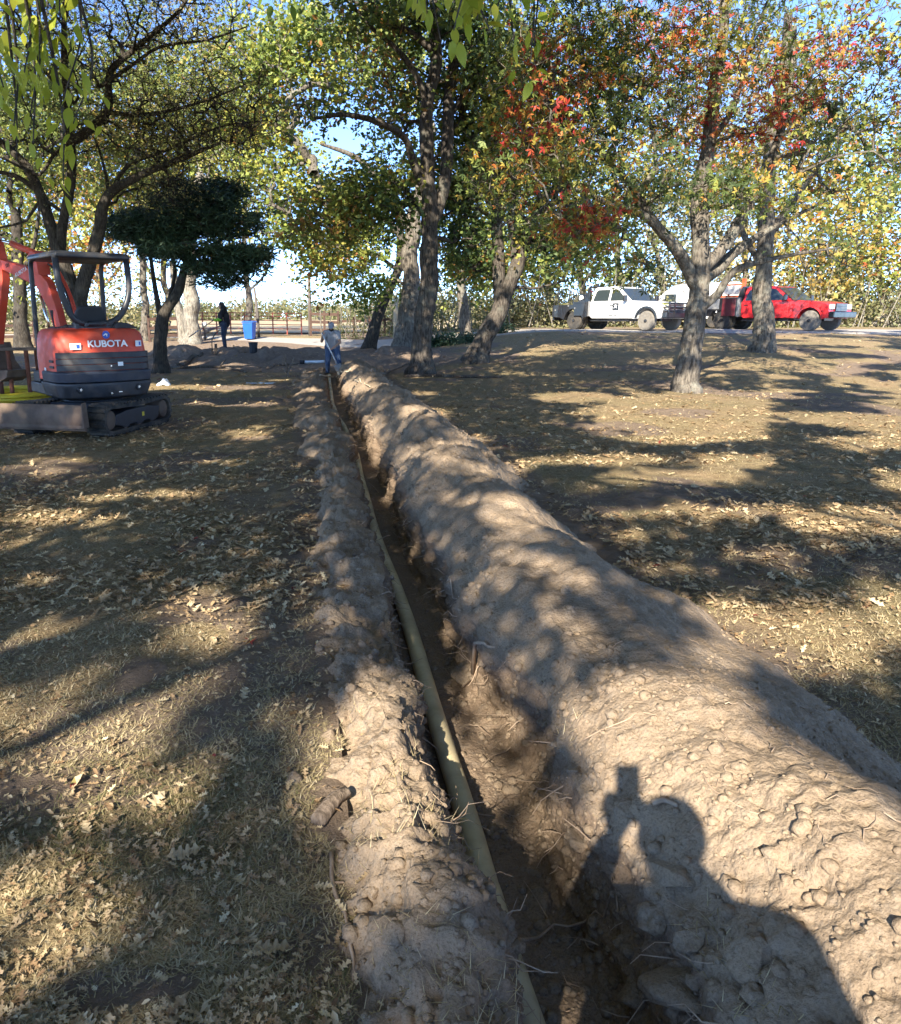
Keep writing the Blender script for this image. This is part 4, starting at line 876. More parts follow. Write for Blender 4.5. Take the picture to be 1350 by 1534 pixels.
def truck(name, label, loc, rz, body, bedfn, dusty, tyre_r=.42):
    t = empty(name, loc, rz, label, 'truck')
    W = .98
    # lower cab and front end: side outline (x forward, z up), with a wheel arch
    arch = lambda cx_, r: [(cx_ + r * math.cos(a), .46 + r * math.sin(a)) for a in np.linspace(math.pi * .97, math.pi * .03, 9)]
    side = [(-1.02, .60), (-1.05, 1.24), (1.18, 1.24), (1.30, 1.27), (2.1, 1.22), (2.62, 1.13), (2.78, 1.02), (2.82, .62), (2.75, .52)] + arch(2.05, .52)[::-1] + [(1.45, .50), (1.3, .52), (-.9, .52)]
    b = MB(); n = len(side)
    rings = []
    for (y, k) in ((-W, .965), (-W * .96, 1.0), (W * .96, 1.0), (W, .965)): rings.append([(x, y, .85 + (z - .85) * k) for x, z in side])
    b.loft(rings); cab = b.build('cab', body, t, .02, 2)
    b = MB(); R0 = [(-1.03, 1.235), (1.22, 1.235), (.42, 1.84), (.1, 1.90), (-.85, 1.88), (-.97, 1.82)]
    b.loft([[(x, -W * .955 + (z - 1.235) * .26, z) for x, z in R0], [(x, W * .955 - (z - 1.235) * .26, z) for x, z in R0]]); b.build('cab_roof', body, t, .03, 3)
    for s in (-1, 1):
        def win(P, nm='window'):
            q = MB(); q.loft([[(x, s * (W * .955 - (z - 1.235) * .26 + o), z) for x, z in P] for o in (-.004, .008)]); return q.build(nm, M_GL, t)
        win([(-.92, 1.28), (-.06, 1.28), (-.06, 1.77), (-.72, 1.77), (-.82, 1.70)]); win([(.06, 1.28), (.98, 1.28), (.42, 1.73), (.30, 1.77), (.06, 1.77)])
        for x0, x1 in ((-.96, -.02), (.02, 1.10)):
            d = MB().loft([[(x, s * (W * (1.0) + o), z) for x, z in [(x0, .62), (x1, .62), (x1, 1.2), (x0, 1.2)]] for o in (-.03, .006)]).build('door', body, t, .012)
            MB().box((x0 + .14, s * (W + .018), 1.08), (.17, .03, .035)).build('handle', M_TB, d, .008)
        MB().box((1.0, s * (W + .13), 1.38), (.10, .2, .26)).build('side_mirror', M_TB, t, .03)
        MB().prism([(2.05 + r * math.cos(a), .46 + r * math.sin(a)) for r, aa in ((.58, np.linspace(.05, math.pi * .95, 11)), (.50, np.linspace(math.pi * .95, .05, 11))) for a in aa], s * (W - .02), s * (W + .045), 'y').build('fender_flare', M_TB if body is M_TW else body, t)
        MB().box((.1, s * (W - .04), .42), (2.1, .12, .06)).build('side_step', M_TB, t, .02)
    q = MB(); q.loft([[(1.17, y, 1.27), (.47, y * .86, 1.80)] + [(.475, y * .86, 1.81), (1.18, y, 1.28)] for y in (-.84, .84)]); q.build('windscreen', M_GL, t)
    q = MB(); q.loft([[(1.20 + o, -.84, 1.268 + o), (1.20 + o, .84, 1.268 + o), (.47 + o, .74, 1.812 + o), (.47 + o, -.74, 1.812 + o)] for o in (0, .012)]); q.build('windscreen', M_GL, t)
    # nose: grille, lamps, heavy guard
    gr = MB().box((2.83, 0, .96), (.05, .95, .32)).build('grille', M_TB, t, .01)
    for k in range(5): MB().box((2.86, 0, .84 + .06 * k), (.02, .9, .018)).build('slat', M_GRY, gr)
    for s in (-1, 1):
        MB().box((2.80, s * .73, .98), (.09, .36, .22)).build('headlight', M_LENS, t, .03)
    MB().box((2.93, 0, .66), (.22, 1.95, .26)).build('bumper', M_TB, t, .04)
    if body is M_TW:
        gd = MB()
        for z in (.82, .98, 1.14): gd.tube(rr([(2.85, -.95, z), (3.02, -.8, z), (3.06, 0, z), (3.02, .8, z), (2.85, .95, z)], .15), .03, 7)
        for y in (-.42, .42, -.8, .8): gd.bar((3.04, y, .6), (3.04, y, 1.2), .05, .06)
        gd.build('grille_guard', M_TB, t)
    MB().box((-.2, 0, .50), (5.2, .8, .2)).build('chassis', M_TB, t, .02)
    bedfn(t, W)
    for x in (2.05, -1.95):
        for s in (-1, 1):
            r = tyre_r; dual = x < 0; w0 = .26
            wh = MB().lathe([(r * .55, -w0 / 2), (r * .93, -w0 / 2), (r, -w0 / 2 + .04), (r, w0 / 2 - .04), (r * .93, w0 / 2), (r * .55, w0 / 2)], (0, 0, 0), 24, 'y').build('wheel', M_DTYRE if dusty and x > 0 else M_TYRE, t, 0, smooth=False, loc=(x, s * (W - .12), r))
            o = s * (-.05 if not dual else .0)
            MB().lathe([(r * .57, s * w0 * .3), (r * .57, s * w0 * .5), (r * .45, s * w0 * .35), (r * .2, s * w0 * .32), (r * .16, s * w0 * .6), (0, s * w0 * .62)], (0, 0, 0), 16, 'y').build('rim', M_GRY if not dusty else M_TB, wh)
            if dual: MB().lathe([(r * .55, -w0 / 2), (r, -w0 / 2 + .03), (r, w0 / 2 - .03), (r * .55, w0 / 2)], (0, 0, 0), 20, 'y').build('wheel', M_TYRE, t, loc=(x, s * (W - .42), r))
    return t
def bed_black(t, W):
    arch = [(-1.95 + .56 * math.cos(a), .40 + .56 * math.sin(a)) for a in np.linspace(.03 * math.pi, .97 * math.pi, 9)]
    side = [(-1.16, .58), (-1.16, 1.26), (-1.98, 1.27), (-1.98, 1.14), (-3.25, 1.13), (-3.27, .58), (-2.8, .56)] + arch[::-1] + [(-1.3, .58)]
    for s in (-1, 1):
        y0, y1 = (W - .12, W + .08) if s > 0 else (-W - .08, -W + .12)
        b = MB().prism(side, y0, y1, 'y').build('side_box', M_TB, t, .015)
        MB().box((-1.55, s * (W + .085), .92), (.68, .02, .56)).build('locker_door', M_TB, b, .01); MB().box((-2.9, s * (W + .085), .86), (.5, .02, .36)).build('locker_door', M_TB, b, .01)
        for x, z in ((-1.85, .98), (-3.05, .9), (-2.25, 1.09)): MB().lathe([(0, 0), (.035, .0), (.04, -.01 * s)], (x, s * (W + .102), z), 10, 'y').build('latch', M_GRY, b)
    MB().box((-2.2, 0, .78), (2.1, 1.76, .06)).build('bed_floor', M_TB, t, .01); MB().box((-3.28, 0, .60), (.1, 1.9, .34)).build('rear_bumper', M_TB, t, .02)
    MB().box((-1.11, 0, .95), (.07, 1.98, .66)).build('cab_panel', M_GRY, t, .01)
    h = MB()
    for s in (-1, 1): h.tube([(-1.9, s * .8, 1.26), (-1.45, s * .8, 1.42), (-1.22, s * .8, 1.92)], .05, 7)
    h.tube([(-1.22, -.8, 1.92), (-1.22, .8, 1.92)], .04, 7).prism([(-1.85, 1.26), (-1.40, 1.42), (-1.22, 1.9), (-1.16, 1.9), (-1.14, 1.26)], -.86, -.80, 'y').prism([(-1.85, 1.26), (-1.40, 1.42), (-1.22, 1.9), (-1.16, 1.9), (-1.14, 1.26)], .80, .86, 'y').build('headache_rack', M_TB, t)
    MB().tube([(-1.22, -.3, 1.9), (-1.24, -.3, 2.08)], .07, 8).build('exhaust_cap', M_TB, t)
    rl = MB().lathe([(0, -.09), (.19, -.09), (.19, .09), (0, .09)], (0, 0, 0), 18, 'y').build('hose_reel', M_TB, t, loc=(-1.72, -.72, 1.44)); MB().lathe([(0, -.105), (.12, -.105), (.13, -.08)], (0, 0, 0), 14, 'y').build('reel_hub', M_WHT, rl)
    MB().box((-1.6, -.7, 1.27), (.5, .3, .04)).build('tool_tray', M_GRY, t)
    for x in (-3.05, -2.12): MB().tube([(x, -.9, 1.1), (x, -.9, 1.75)], .022, 6).build('stake', M_TB, t)
    # door signs
    sg = MB().box((.42, -W - .013, 1.03), (.34, .006, .30)).build('door_sign', M_TB, t); 
    MB().ball((.42, -W - .018, 1.05), (.06, .004, .07), 10, 6).build('sign_emblem', M_WHT, sg); MB().bar((.33, -W - .018, .96), (.51, -W - .018, 1.10), .008, .02).bar((.33, -W - .018, 1.10), (.51, -W - .018, .96), .008, .02).build('sign_emblem', M_WHT, sg)
    g = simple('grey_print', (.16, .17, .2), .6)
    text('lettering', 'SERVICE', .12, g, t, (.40, -W - .012, .83), (R(90), 0, 0), .001, .002, 1.1); text('lettering', 'LLC', .13, g, t, (-.25, -W - .012, .90), (R(90), 0, 0), .001, .003, 1.1)
    text('lettering', '417.466.0641', .125, M_TB, t, (.20, -W - .012, .665), (R(90), 0, 0), .001, .004, 1.35)
    MB().loft([[(2.55, -.85, 1.13), (2.62, -.45, 1.15), (2.74, -.45, 1.07), (2.77, -.88, .98), (2.70, -.95, 1.0)], [(2.56, -.85, 1.16), (2.63, -.45, 1.18), (2.76, -.45, 1.09), (2.80, -.9, 1.0), (2.71, -.98, 1.02)]]).build('yellow_cloth', simple('lime_cloth', (.62, .66, .10), .8), t, .01)
def bed_service(t, W):
    for s in (-1, 1):
        b = MB().prism([(-1.25, .60), (-1.25, 1.42), (-1.75, 1.42), (-3.3, 1.42), (-3.3, .60), (-2.5, .6), (-2.4, .85), (-1.5, .85), (-1.42, .6)], *( (W - .25, W + .05) if s > 0 else (-W - .05, -W + .25)), 'y').build('side_box', M_TB, t, .015)
        MB().box((-1.62, s * (W + .055), 1.0), (.66, .02, .78)).build('locker_door', M_MAR, b, .012); MB().box((-2.5, s * (W + .055), 1.15), (.8, .02, .46)).build('locker_door', M_GRY, b, .012)
    MB().box((-1.17, 0, 1.0), (.12, 2.06, .84)).build('cab_panel', M_GRY, t, .01); MB().box((-2.3, 0, .72), (2.1, 1.7, .1)).build('bed_floor', M_TB, t)
    c = MB().box((-1.9, -.6, 1.48), (1.25, .5, .08)).bar((-1.25, -.6, 1.5), (-1.25, -.6, 2.25), .14, .14).bar((-1.95, -.6, 1.5), (-1.95, -.6, 2.0), .07, .07).bar((-2.3, -.6, 2.0), (-1.2, -.6, 2.0), .07, .07).bar((-2.3, -.6, 1.5), (-2.3, -.6, 2.0), .07, .07).build('crane_frame', M_ORG, t, .01)
    MB().box((-1.78, -.6, 1.76), (.85, .3, .38)).build('welder', simple('pale_grey_box', (.55, .54, .52), .6), t, .02)
    MB().prism([(-1.3, 1.42), (-1.1, 1.9), (-1.02, 1.9), (-1.0, 1.42)], -.92, .92, 'y').build('headache_rack', M_TB, t)
def truck_pos(px, py, Y): 
    p_ = at(px, py, Y); return (p_[0], p_[1], float(base_h(p_[0], p_[1])) + .03)
TZ = R(90 - 145)
truck('work_truck', 'white crew-cab truck with a black utility bed parked on the gravel behind the maple', truck_pos(930, 490, 36.2), TZ, M_TW, bed_black, True)
truck('work_truck', 'red service truck with maroon locker and grey panels parked at the far right', truck_pos(1158, 490, 35.6), TZ, M_TR, bed_service, True)
# white van with an open rear door, mostly hidden by the maple trunk
vp = truck_pos(1050, 486, 43); v = empty('work_van', vp, TZ + R(180), 'white round-roofed van with its grey door open, half hidden behind the maple trunk', 'van')
rings = []
for x, k in ((-1.9, .9), (-1.8, 1), (1.0, 1), (1.6, .97), (2.3, .70), (2.5, .55)):
    rings.append([(x, y * (.97 if k > .7 else .94), .45 + z * k) for y, z in [(-.98, 0), (-1.0, .9), (-.92, 1.4), (-.72, 1.72), (-.3, 1.86), (.3, 1.86), (.72, 1.72), (.92, 1.4), (1.0, .9), (.98, 0)]])
MB().loft(rings).build('body', M_TW, v, .02)
MB().loft([[(-1.905, y * k_, 1.15 + z) for y, z in [(-.62, 0), (-.6, .55), (-.4, .85), (.4, .85), (.6, .55), (.62, 0)]] for k_ in (1, .99)]).box((-1.91, 0, 1.5), (.02, 1.1, .6)).build('rear_opening', M_GL, v)
MB().prism([(-1.92, .55), (-2.75, .55), (-2.75, 1.75), (-2.55, 1.95), (-1.92, 1.98)], .93, .98, 'y').build('rear_door', simple('pale_panel', (.6, .61, .6), .4), v, .01)
for x in (-1.3, 1.5):
    for s in (-1, 1): wh = MB().lathe([(.2, -.1), (.33, -.1), (.35, 0), (.33, .1), (.2, .1)], (0, 0, 0), 18, 'y').build('wheel', M_TYRE, v, loc=(x, s * .9, .35)); MB().lathe([(0, s * .08), (.2, s * .08), (.2, s * .04)], (0, 0, 0), 12, 'y').build('rim', M_GRY, wh)
for s in (-1, 1): MB().box((1.35, s * .985, 1.55), (.7, .02, .4)).build('window', M_GL, v)
# ---------------------------------------------------------------- people
M_SKIN = simple('skin', (.42, .24, .16), .6, 0, .06, 9); M_DENIM = simple('denim', (.045, .075, .14), .9, 0, .25, 14, bmp=.004); M_DKDEN = simple('dark_denim', (.03, .04, .065), .9, 0, .2, 14)
M_BTOP = simple('black_knit', (.012, .012, .014), .95, 0, .2, 14); M_LIME = simple('lime_knit', (.22, .42, .03), .9); M_HAIR = simple('dark_hair', (.012, .009, .007), .8, 0, .3, 30)
M_GTEE = simple('grey_cotton', (.33, .32, .33), .95, 0, .08, 12); M_CAP = simple('grey_cap', (.28, .28, .31), .9); M_BOOT = simple('boot_leather', (.06, .04, .028), .8); M_BEARD = M_HAIR
M_WOOD = simple('handle_wood', (.42, .32, .18), .6)
def caps(mb, L):
    for a, b_, ra, rb in L:
        a, b_ = Vector(a), Vector(b_)
        mb.tube([a, (a + b_) / 2, b_], [ra, (ra + rb) / 2, rb], 10); mb.ball(a, ra, 10, 6); mb.ball(b_, rb, 10, 6)
    return mb
def skin_mesh(name, mb, mat, parent, voxel=.014):
    o = mb.build(name, mat, parent, smooth=True); m = o.modifiers.new('union', 'REMESH'); m.mode = 'VOXEL'; m.voxel_size = voxel; m.use_smooth_shade = True
    s = o.modifiers.new('soft', 'SMOOTH'); s.factor = .5; s.iterations = 3; return o
def hand(mb, w, d, up_, side):
    """palm from the wrist w along d, fingers curling towards up_, thumb on side"""
    w, d, up_ = Vector(w), Vector(d).normalized(), Vector(up_).normalized(); s = d.cross(up_).normalized() * side
    for k, (o_, L) in enumerate(((-.030, .068), (-.010, .078), (.010, .073), (.029, .058))):
        r0 = w + d * .02 + s * o_ * .6; r1 = w + d * .088 + s * o_; r2 = r1 + (d * .75 + up_ * .5).normalized() * L * .5; r3 = r2 + (d * .1 + up_).normalized() * L * .5
        caps(mb, [(r0, r1, .014, .0115), (r1, r2, .0105, .0095), (r2, r3, .0095, .008)])
    t0 = w + d * .025 - s * .02; t1 = t0 - s * .035 + d * .025 + up_ * .012; t2 = t1 + d * .03 + up_ * .018
    caps(mb, [(t0, t1, .015, .0125), (t1, t2, .012, .0095)])
def person(loc, rz, label, J, shirt, pants, sleeve, hat, long_hair=False, cuff=None, girth=1.0, beard=False, look=(0, -1, -.1)):
    t = empty('person', loc, rz, label, 'person'); V3 = Vector; g = girth
    P = {k: V3(v) for k, v in J.items()}
    b = MB(); hd = P['head']; lk = V3(look).normalized(); sd = lk.cross(V3((0, 0, 1))).normalized(); upv = sd.cross(lk)
    b.ball(hd, (.078, .09, .108), 14, 10); caps(b, [(hd + lk * .03 - upv * .06, hd + lk * .055 - upv * .085, .05, .035), (P['neck'], hd - upv * .05, .058, .052)])
    caps(b, [(hd + lk * .085 + upv * .005, hd + lk * .108 - upv * .022, .009, .014), (hd + lk * .082 - upv * .055 - sd * .018, hd + lk * .082 - upv * .055 + sd * .018, .012, .012)])
    for s in (-1, 1): caps(b, [(hd + sd * s * .078 + upv * .012, hd + sd * s * .08 - upv * .02, .014, .010)]); b.ball(hd + lk * .082 + sd * s * .03 + upv * .012, .012, 8, 5)
    caps(b, [(P['pelvis'], P['chest'], .13 * g, .14 * g), (P['chest'], P['neck'], .13, .06)])
    for s in 'LR':
        caps(b, [(P['chest'] + (P['sh' + s] - P['chest']) * .3 + V3((0, 0, .08)), P['sh' + s], .08, .062), (P['sh' + s], P['el' + s], .055, .042), (P['el' + s], P['wr' + s], .043, .028)])
        caps(b, [(P['hip' + s], P['kn' + s], .088 * g, .058), (P['kn' + s], P['an' + s], .058, .036), (P['an' + s], P['toe' + s], .038, .03)])
        d = P['wr' + s] - P['el' + s]; hand(b, P['wr' + s], d, P.get('curl' + s, V3((0, 0, 1)) - d.normalized() * .2), 1 if s == 'L' else -1)
    body = skin_mesh('body', b, M_SKIN, t, .009)
    for s in (-1, 1): MB().ball(hd + lk * .091 + sd * s * .03 + upv * .012, .006, 6, 4).build('eye', M_VINYL, body)
    c = MB(); caps(c, [(P['pelvis'] + V3((.05, 0, .02)), P['chest'] + V3((.05, 0, 0)), .142 * g, .145 * g), (P['pelvis'] + V3((-.05, 0, .02)), P['chest'] + V3((-.05, 0, 0)), .142 * g, .145 * g), (P['chest'], P['neck'] - V3((0, 0, .03)), .14, .075)])
    for s in 'LR':
        caps(c, [(P['chest'] + (P['sh' + s] - P['chest']) * .3 + V3((0, 0, .08)), P['sh' + s], .09, .074)]); e = P['sh' + s].lerp(P['el' + s], min(1, sleeve)); caps(c, [(P['sh' + s], e, .072, .062)])
        if sleeve > 1: caps(c, [(P['el' + s], P['el' + s].lerp(P['wr' + s], .93), .056, .042)])
    skin_mesh('shirt', c, shirt, t, .012)
    if cuff:
        for s in 'LR': skin_mesh('sleeve', caps(MB(), [(P['el' + s].lerp(P['wr' + s], .0), P['el' + s].lerp(P['wr' + s], .9), .062, .048)]), cuff, t, .012)
    c = MB(); caps(c, [(P['hipL'] + V3((0, 0, .02)), P['hipR'] + V3((0, 0, .02)), .125 * g, .125 * g)])
    for s in 'LR': caps(c, [(P['hip' + s], P['kn' + s], .105 * g, .075), (P['kn' + s], P['an' + s], .075, .062)])
    skin_mesh('trousers', c, pants, t, .012)
    for s in 'LR': skin_mesh('boot', caps(MB(), [(P['an' + s] + V3((0, 0, .05)), P['an' + s], .052, .05), (P['an' + s], P['toe' + s], .05, .042)]), M_BOOT, t, .01)
    if hat: skin_mesh('cap', caps(MB().ball(hd + upv * .045 - lk * .006, (.088, .10, .078), 12, 8), [(hd + lk * .07 + upv * .045, hd + lk * .15 + upv * .03, .03, .018)] + [(hd + lk * .07 + upv * .045 + sd * q, hd + lk * .14 + upv * .03 + sd * q, .02, .014) for q in (-.045, .045)]), M_CAP, t, .011)
    else: skin_mesh('hair', MB().ball(hd + upv * .03 - lk * .025, (.092, .095, .105), 12, 8), M_HAIR, t, .011)
    if long_hair: skin_mesh('hair', caps(MB(), [(hd - lk * .04 + upv * .03, P['neck'] - lk * .07, .10, .105), (P['neck'] - lk * .07, P['chest'] - lk * .10 + V3((0, 0, .02)), .105, .07)]), M_HAIR, t, .014)
    if beard: skin_mesh('beard', caps(MB(), [(hd + lk * .06 - upv * .075 - sd * .035, hd + lk * .06 - upv * .075 + sd * .035, .04, .04), (hd + lk * .075 - upv * .08, hd + lk * .07 - upv * .12, .038, .03)]), M_BEARD, t, .011)
    return t
def shovel(loc, a, b_, label, blade_dir=(0, -1, 0), white=True):
    a, b_ = Vector(a), Vector(b_); t = empty('shovel', loc, 0, label, 'shovel'); d = (b_ - a).normalized()
    MB().tube([a, b_], .016, 8).build('handle', M_WHT if white else M_WOOD, t, smooth=True)
    MB().tube([b_ - d * .1, b_ + d * .06], .022, 8).build('socket', M_GRY, t)
    s = d.cross(Vector(blade_dir)).normalized(); n = s.cross(d); R0 = []
    for k in range(7):
        u = k / 6; hw = .11 * (1 if u < .55 else math.cos((u - .55) / .45 * 1.35)); R0.append([b_ + d * (.05 + .27 * u) + s * hw * q - n * .03 * (1 - q * q) + n * o for o in (0, .004) for q in ((-1, -.5, 0, .5, 1) if o == 0 else (1, .5, 0, -.5, -1))])
    MB().loft([[tuple(p) for p in r] for r in R0]).build('blade', M_GRY, t, smooth=False); return t
# worker at the end of the trench, bending over a shovel, facing the camera
w2 = at(498, 540, 22.75); z2 = -.08
J2 = dict(pelvis=(0, .06, .86), chest=(.0, -.08, 1.14), neck=(0, -.17, 1.32), head=(0.0, -.23, 1.44), shL=(.18, -.13, 1.26), elL=(.24, -.20, .99), wrL=(.06, -.36, .84), shR=(-.18, -.13, 1.26), elR=(-.28, -.24, 1.02), wrR=(-.24, -.40, 1.17),
          hipL=(.1, .06, .82), knL=(.20, -.12, .45), anL=(.22, .03, .10), toeL=(.24, -.12, .05), hipR=(-.1, .06, .82), knR=(-.13, -.06, .43), anR=(-.15, .06, .08), toeR=(-.16, -.10, .03), curlL=Vector((-.3, .2, 1)), curlR=Vector((.8, .1, .3)))
person((w2[0], w2[1], z2), 0, 'person in grey cap, grey T-shirt and jeans bending over a shovel at the trench end', J2, M_GTEE, M_DENIM, .6, True, beard=True, look=(0, -.8, -.6), girth=1.1)
pr = MB().box((w2[0] + .02, w2[1] - .262, z2 + 1.13), (.07, .012, .09)); 
shovel((w2[0], w2[1], z2), (-.26, -.44, 1.26), (.14, -.42, .42), 'pale-handled shovel held across the body of the person in the grey T-shirt')
# second worker, side on
w1 = at(338, 520, 28.6); z1 = float(drop(w1[0], w1[1])) - .06
J1 = dict(pelvis=(0, .0, .90), chest=(-.02, 0, 1.20), neck=(-.05, 0, 1.40), head=(-.10, 0, 1.54), shL=(-.04, -.17, 1.33), elL=(-.10, -.22, 1.06), wrL=(-.34, -.16, 1.04), shR=(-.04, .17, 1.33), elR=(-.12, .2, 1.06), wrR=(-.36, .1, 1.02),
          hipL=(0, -.09, .86), knL=(-.04, -.1, .47), anL=(.0, -.1, .09), toeL=(-.15, -.11, .04), hipR=(0, .09, .86), knR=(-.06, .1, .47), anR=(-.03, .12, .09), toeR=(-.18, .13, .04))
person((w1[0], w1[1], z1), 0, 'person with long dark hair, black top with lime sleeves and dark jeans standing side-on', J1, M_BTOP, M_DKDEN, .95, False, True, M_LIME, girth=1.12, look=(-1, 0, -.25))
shovel((w1[0], w1[1], z1), (-.30, -.02, 1.08), (-1.02, -.1, .62), 'wooden-handled shovel held out level by the person in black', (0, 0, 1), False)
# whoever takes the picture: standing just behind the camera, seen only by the shadow on the dirt bank
pc = Vector((.02, -.28, float(drop(.02, -.28)) )); hz = EYE - pc.z
J0 = dict(pelvis=(.06, -.04, .96), chest=(.06, .0, 1.20), neck=(.05, .02, 1.40), head=(.03, .04, hz - .075), shL=(-.15, .0, 1.33), elL=(-.24, .06, 1.12), wrL=(-.08, .17, hz - .16), shR=(.27, .0, 1.33), elR=(.37, .06, 1.12), wrR=(.06, .17, hz - .16),
          hipL=(-.04, -.04, .92), knL=(-.07, .0, .5), anL=(-.08, -.03, .09), toeL=(-.09, .12, .04), hipR=(.16, -.04, .92), knR=(.2, .0, .5), anR=(.22, -.03, .09), toeR=(.24, .12, .04), curlL=Vector((.3, .1, 1)), curlR=Vector((-.3, .1, 1)))
person(tuple(pc), 0, 'person standing at the near end of the trench holding a phone up at eye level', J0, M_DKDEN, M_DENIM, 1.2, False, girth=1.35, look=(0, 1, -.25))
ph = MB().box((0, -.035, EYE - .055), (.078, .009, .155), Matrix.Rotation(-PITCH, 3, 'X')).build('phone', M_VINYL, None, .004); tag(ph, 'dark phone held up in both hands at the near end of the trench', 'phone')

# ---------------------------------------------------------------- fences, posts, bins
M_PIPEF = simple('red_oxide_pipe', (.30, .075, .05), .7, 0, .2, 8); M_BOARD = simple('dark_brown_board', (.065, .035, .025), .85, 0, .3, 9); M_POST = simple('weathered_post', (.10, .085, .075), .9, 0, .25, 8); M_PALE = simple('pale_wood', (.42, .34, .23), .85, 0, .15, 8)
def fence(label, a, b_, n, hgt, rails, mat, r=.035, board=None, name='pipe_fence'):
    a, b_ = Vector((a[0], a[1], 0)), Vector((b_[0], b_[1], 0)); t = empty(name, (a.x, a.y, float(base_h(a.x, a.y))), 0, label, 'fence'); z0 = float(base_h(a.x, a.y)); P = []
    pm = pmesh = None
    for k in range(n + 1):
        q = a.lerp(b_, k / n) - a; P.append(Vector((q.x, q.y, float(base_h(a.x + q.x, a.y + q.y)) - z0)))
        if pmesh is None:
            o = (MB().tube([(0, 0, -.1), (0, 0, hgt + .05)], r * 1.5, 8) if not board else MB().box((0, 0, hgt / 2), (.12, .12, hgt + .2))).build('post', mat, t); pmesh = o.data; o.location = P[-1]
        else: o = put('post', pmesh, None, t); o.location = P[-1]
    for h in rails:
        for k in range(n):
            A, B = P[k] + Vector((0, -.07, h)), P[k + 1] + Vector((0, -.07, h))
            (MB().tube([A, B], r, 6) if not board else MB().bar(A, B, .03, board)).build('rail', mat, t)
    return t
def g2(px, Y): p_ = at(px, 500, Y); return (p_[0], p_[1])
fence('long rust-red pipe fence between the turned soil and the tan field', g2(284, 51), g2(452, 50), 8, 1.3, (.35, .6, .85, 1.1, 1.3), M_PIPEF, .028)
fence('dark brown board fence panel right of the tall dark post', g2(466, 46.2), g2(507, 46), 2, 1.35, (.35, .8, 1.25), M_BOARD, board=.16, name='board_fence')
fence('single-rail dark board fence running from the brown panel to the leaning oak', g2(508, 46.5), g2(600, 45), 4, 1.0, (.85,), M_BOARD, board=.14, name='board_fence')
fence('brown three-board fence behind the juniper trunk', g2(224, 41), g2(268, 41.5), 2, 1.25, (.3, .7, 1.15), M_BOARD, board=.16, name='board_fence')
fence('dark two-rail fence at the far left behind the pipe stand', g2(-60, 37), g2(52, 38), 4, 1.1, (.5, 1.0), M_BOARD, board=.13, name='board_fence')
def solo_post(name, label, px, Y, top_py, r, mat, cat='post', lean=0):
    p_ = at(px, 500, Y); z = float(base_h(p_[0], p_[1])); tp = at(px + lean, top_py, Y)[2] - z
    return tag(MB().tube([(0, 0, -.2), (lean * .01, 0, tp * .5), (lean / FPX * Y, 0, tp)], [r, r * .95, r * .85], 10).build(name, mat, None, smooth=True, loc=(p_[0], p_[1], z)), label, cat)
solo_post('wooden_post', 'tall dark square-topped post at the left end of the brown board fence', 465, 46.3, 409, .11, M_POST)
solo_post('wooden_post', 'tall thin grey post just right of the blue bin', 388, 44.5, 431, .08, M_POST, lean=-4)
solo_post('wooden_post', 'pale tan post standing beside the slim leaning oak', 593, 41, 447, .14, M_PALE)
mp_ = at(307, 500, 43); mz = float(base_h(mp_[0], mp_[1])); mt = empty('meter_post', (mp_[0], mp_[1], mz), 0, 'short post with a grey meter box left of the person in black', 'meter')
MB().tube([(0, 0, 0), (0, 0, .75)], .05, 8).build('post', M_POST, mt); MB().box((0, -.02, .84), (.24, .16, .24)).build('box', M_GRY, mt, .03)
M_BIN = simple('blue_plastic', (.008, .09, .46), .45, 0, .12, 3)
bp = at(374.5, 505, 43.2); bz = float(drop(bp[0], bp[1])); bn = empty('wheeled_bin', (bp[0], bp[1], bz), R(-12), 'bright blue plastic wheeled bin standing by the thin grey post', 'bin')
MB().loft([[(x * (.22 + .07 * k), y * (.24 + .08 * k), z) for x, y in ((-1, -1), (1, -1), (1, 1), (-1, 1))] for k, z in ((0, .06), (.5, .5), (1, .92))]).build('body', M_BIN, bn, .03)
MB().loft([[(x * (.33 - .02 * k), y * (.36 - .03 * k) , z) for x, y in ((-1, -1), (1, -1), (1, 1), (-1, 1))] for k, z in ((0, .925), (0, .97), (3, 1.02))]).build('lid', M_BIN, bn, .015)
for x in (-.2, .2): MB().lathe([(0, -.03), (.1, -.03), (.1, .03), (0, .03)], (x, .27, .10), 14, 'x').build('wheel', M_TYRE, bn)
MB().tube([(-.22, .40, .98), (.22, .40, .98)], .018, 8).build('handle', M_BIN, bn)
kp = at(380, 530, 27.5); kz = float(drop(kp[0], kp[1])); bk = empty('bucket', (kp[0], kp[1], kz), 0, 'black plastic bucket standing on the turned soil', 'bucket')
MB().lathe([(0, .01), (.13, 0), (.155, .34), (.165, .36), (.165, .38), (.15, .38), (.125, .03), (0, .03)], n=18).build('shell', simple('black_plastic', (.012, .014, .02), .5), bk)
MB().tube([(.165 * math.cos(a), .02, .36 - .17 * math.sin(a)) for a in np.linspace(0, math.pi, 12)], .004, 5).build('handle', M_GRY, bk)

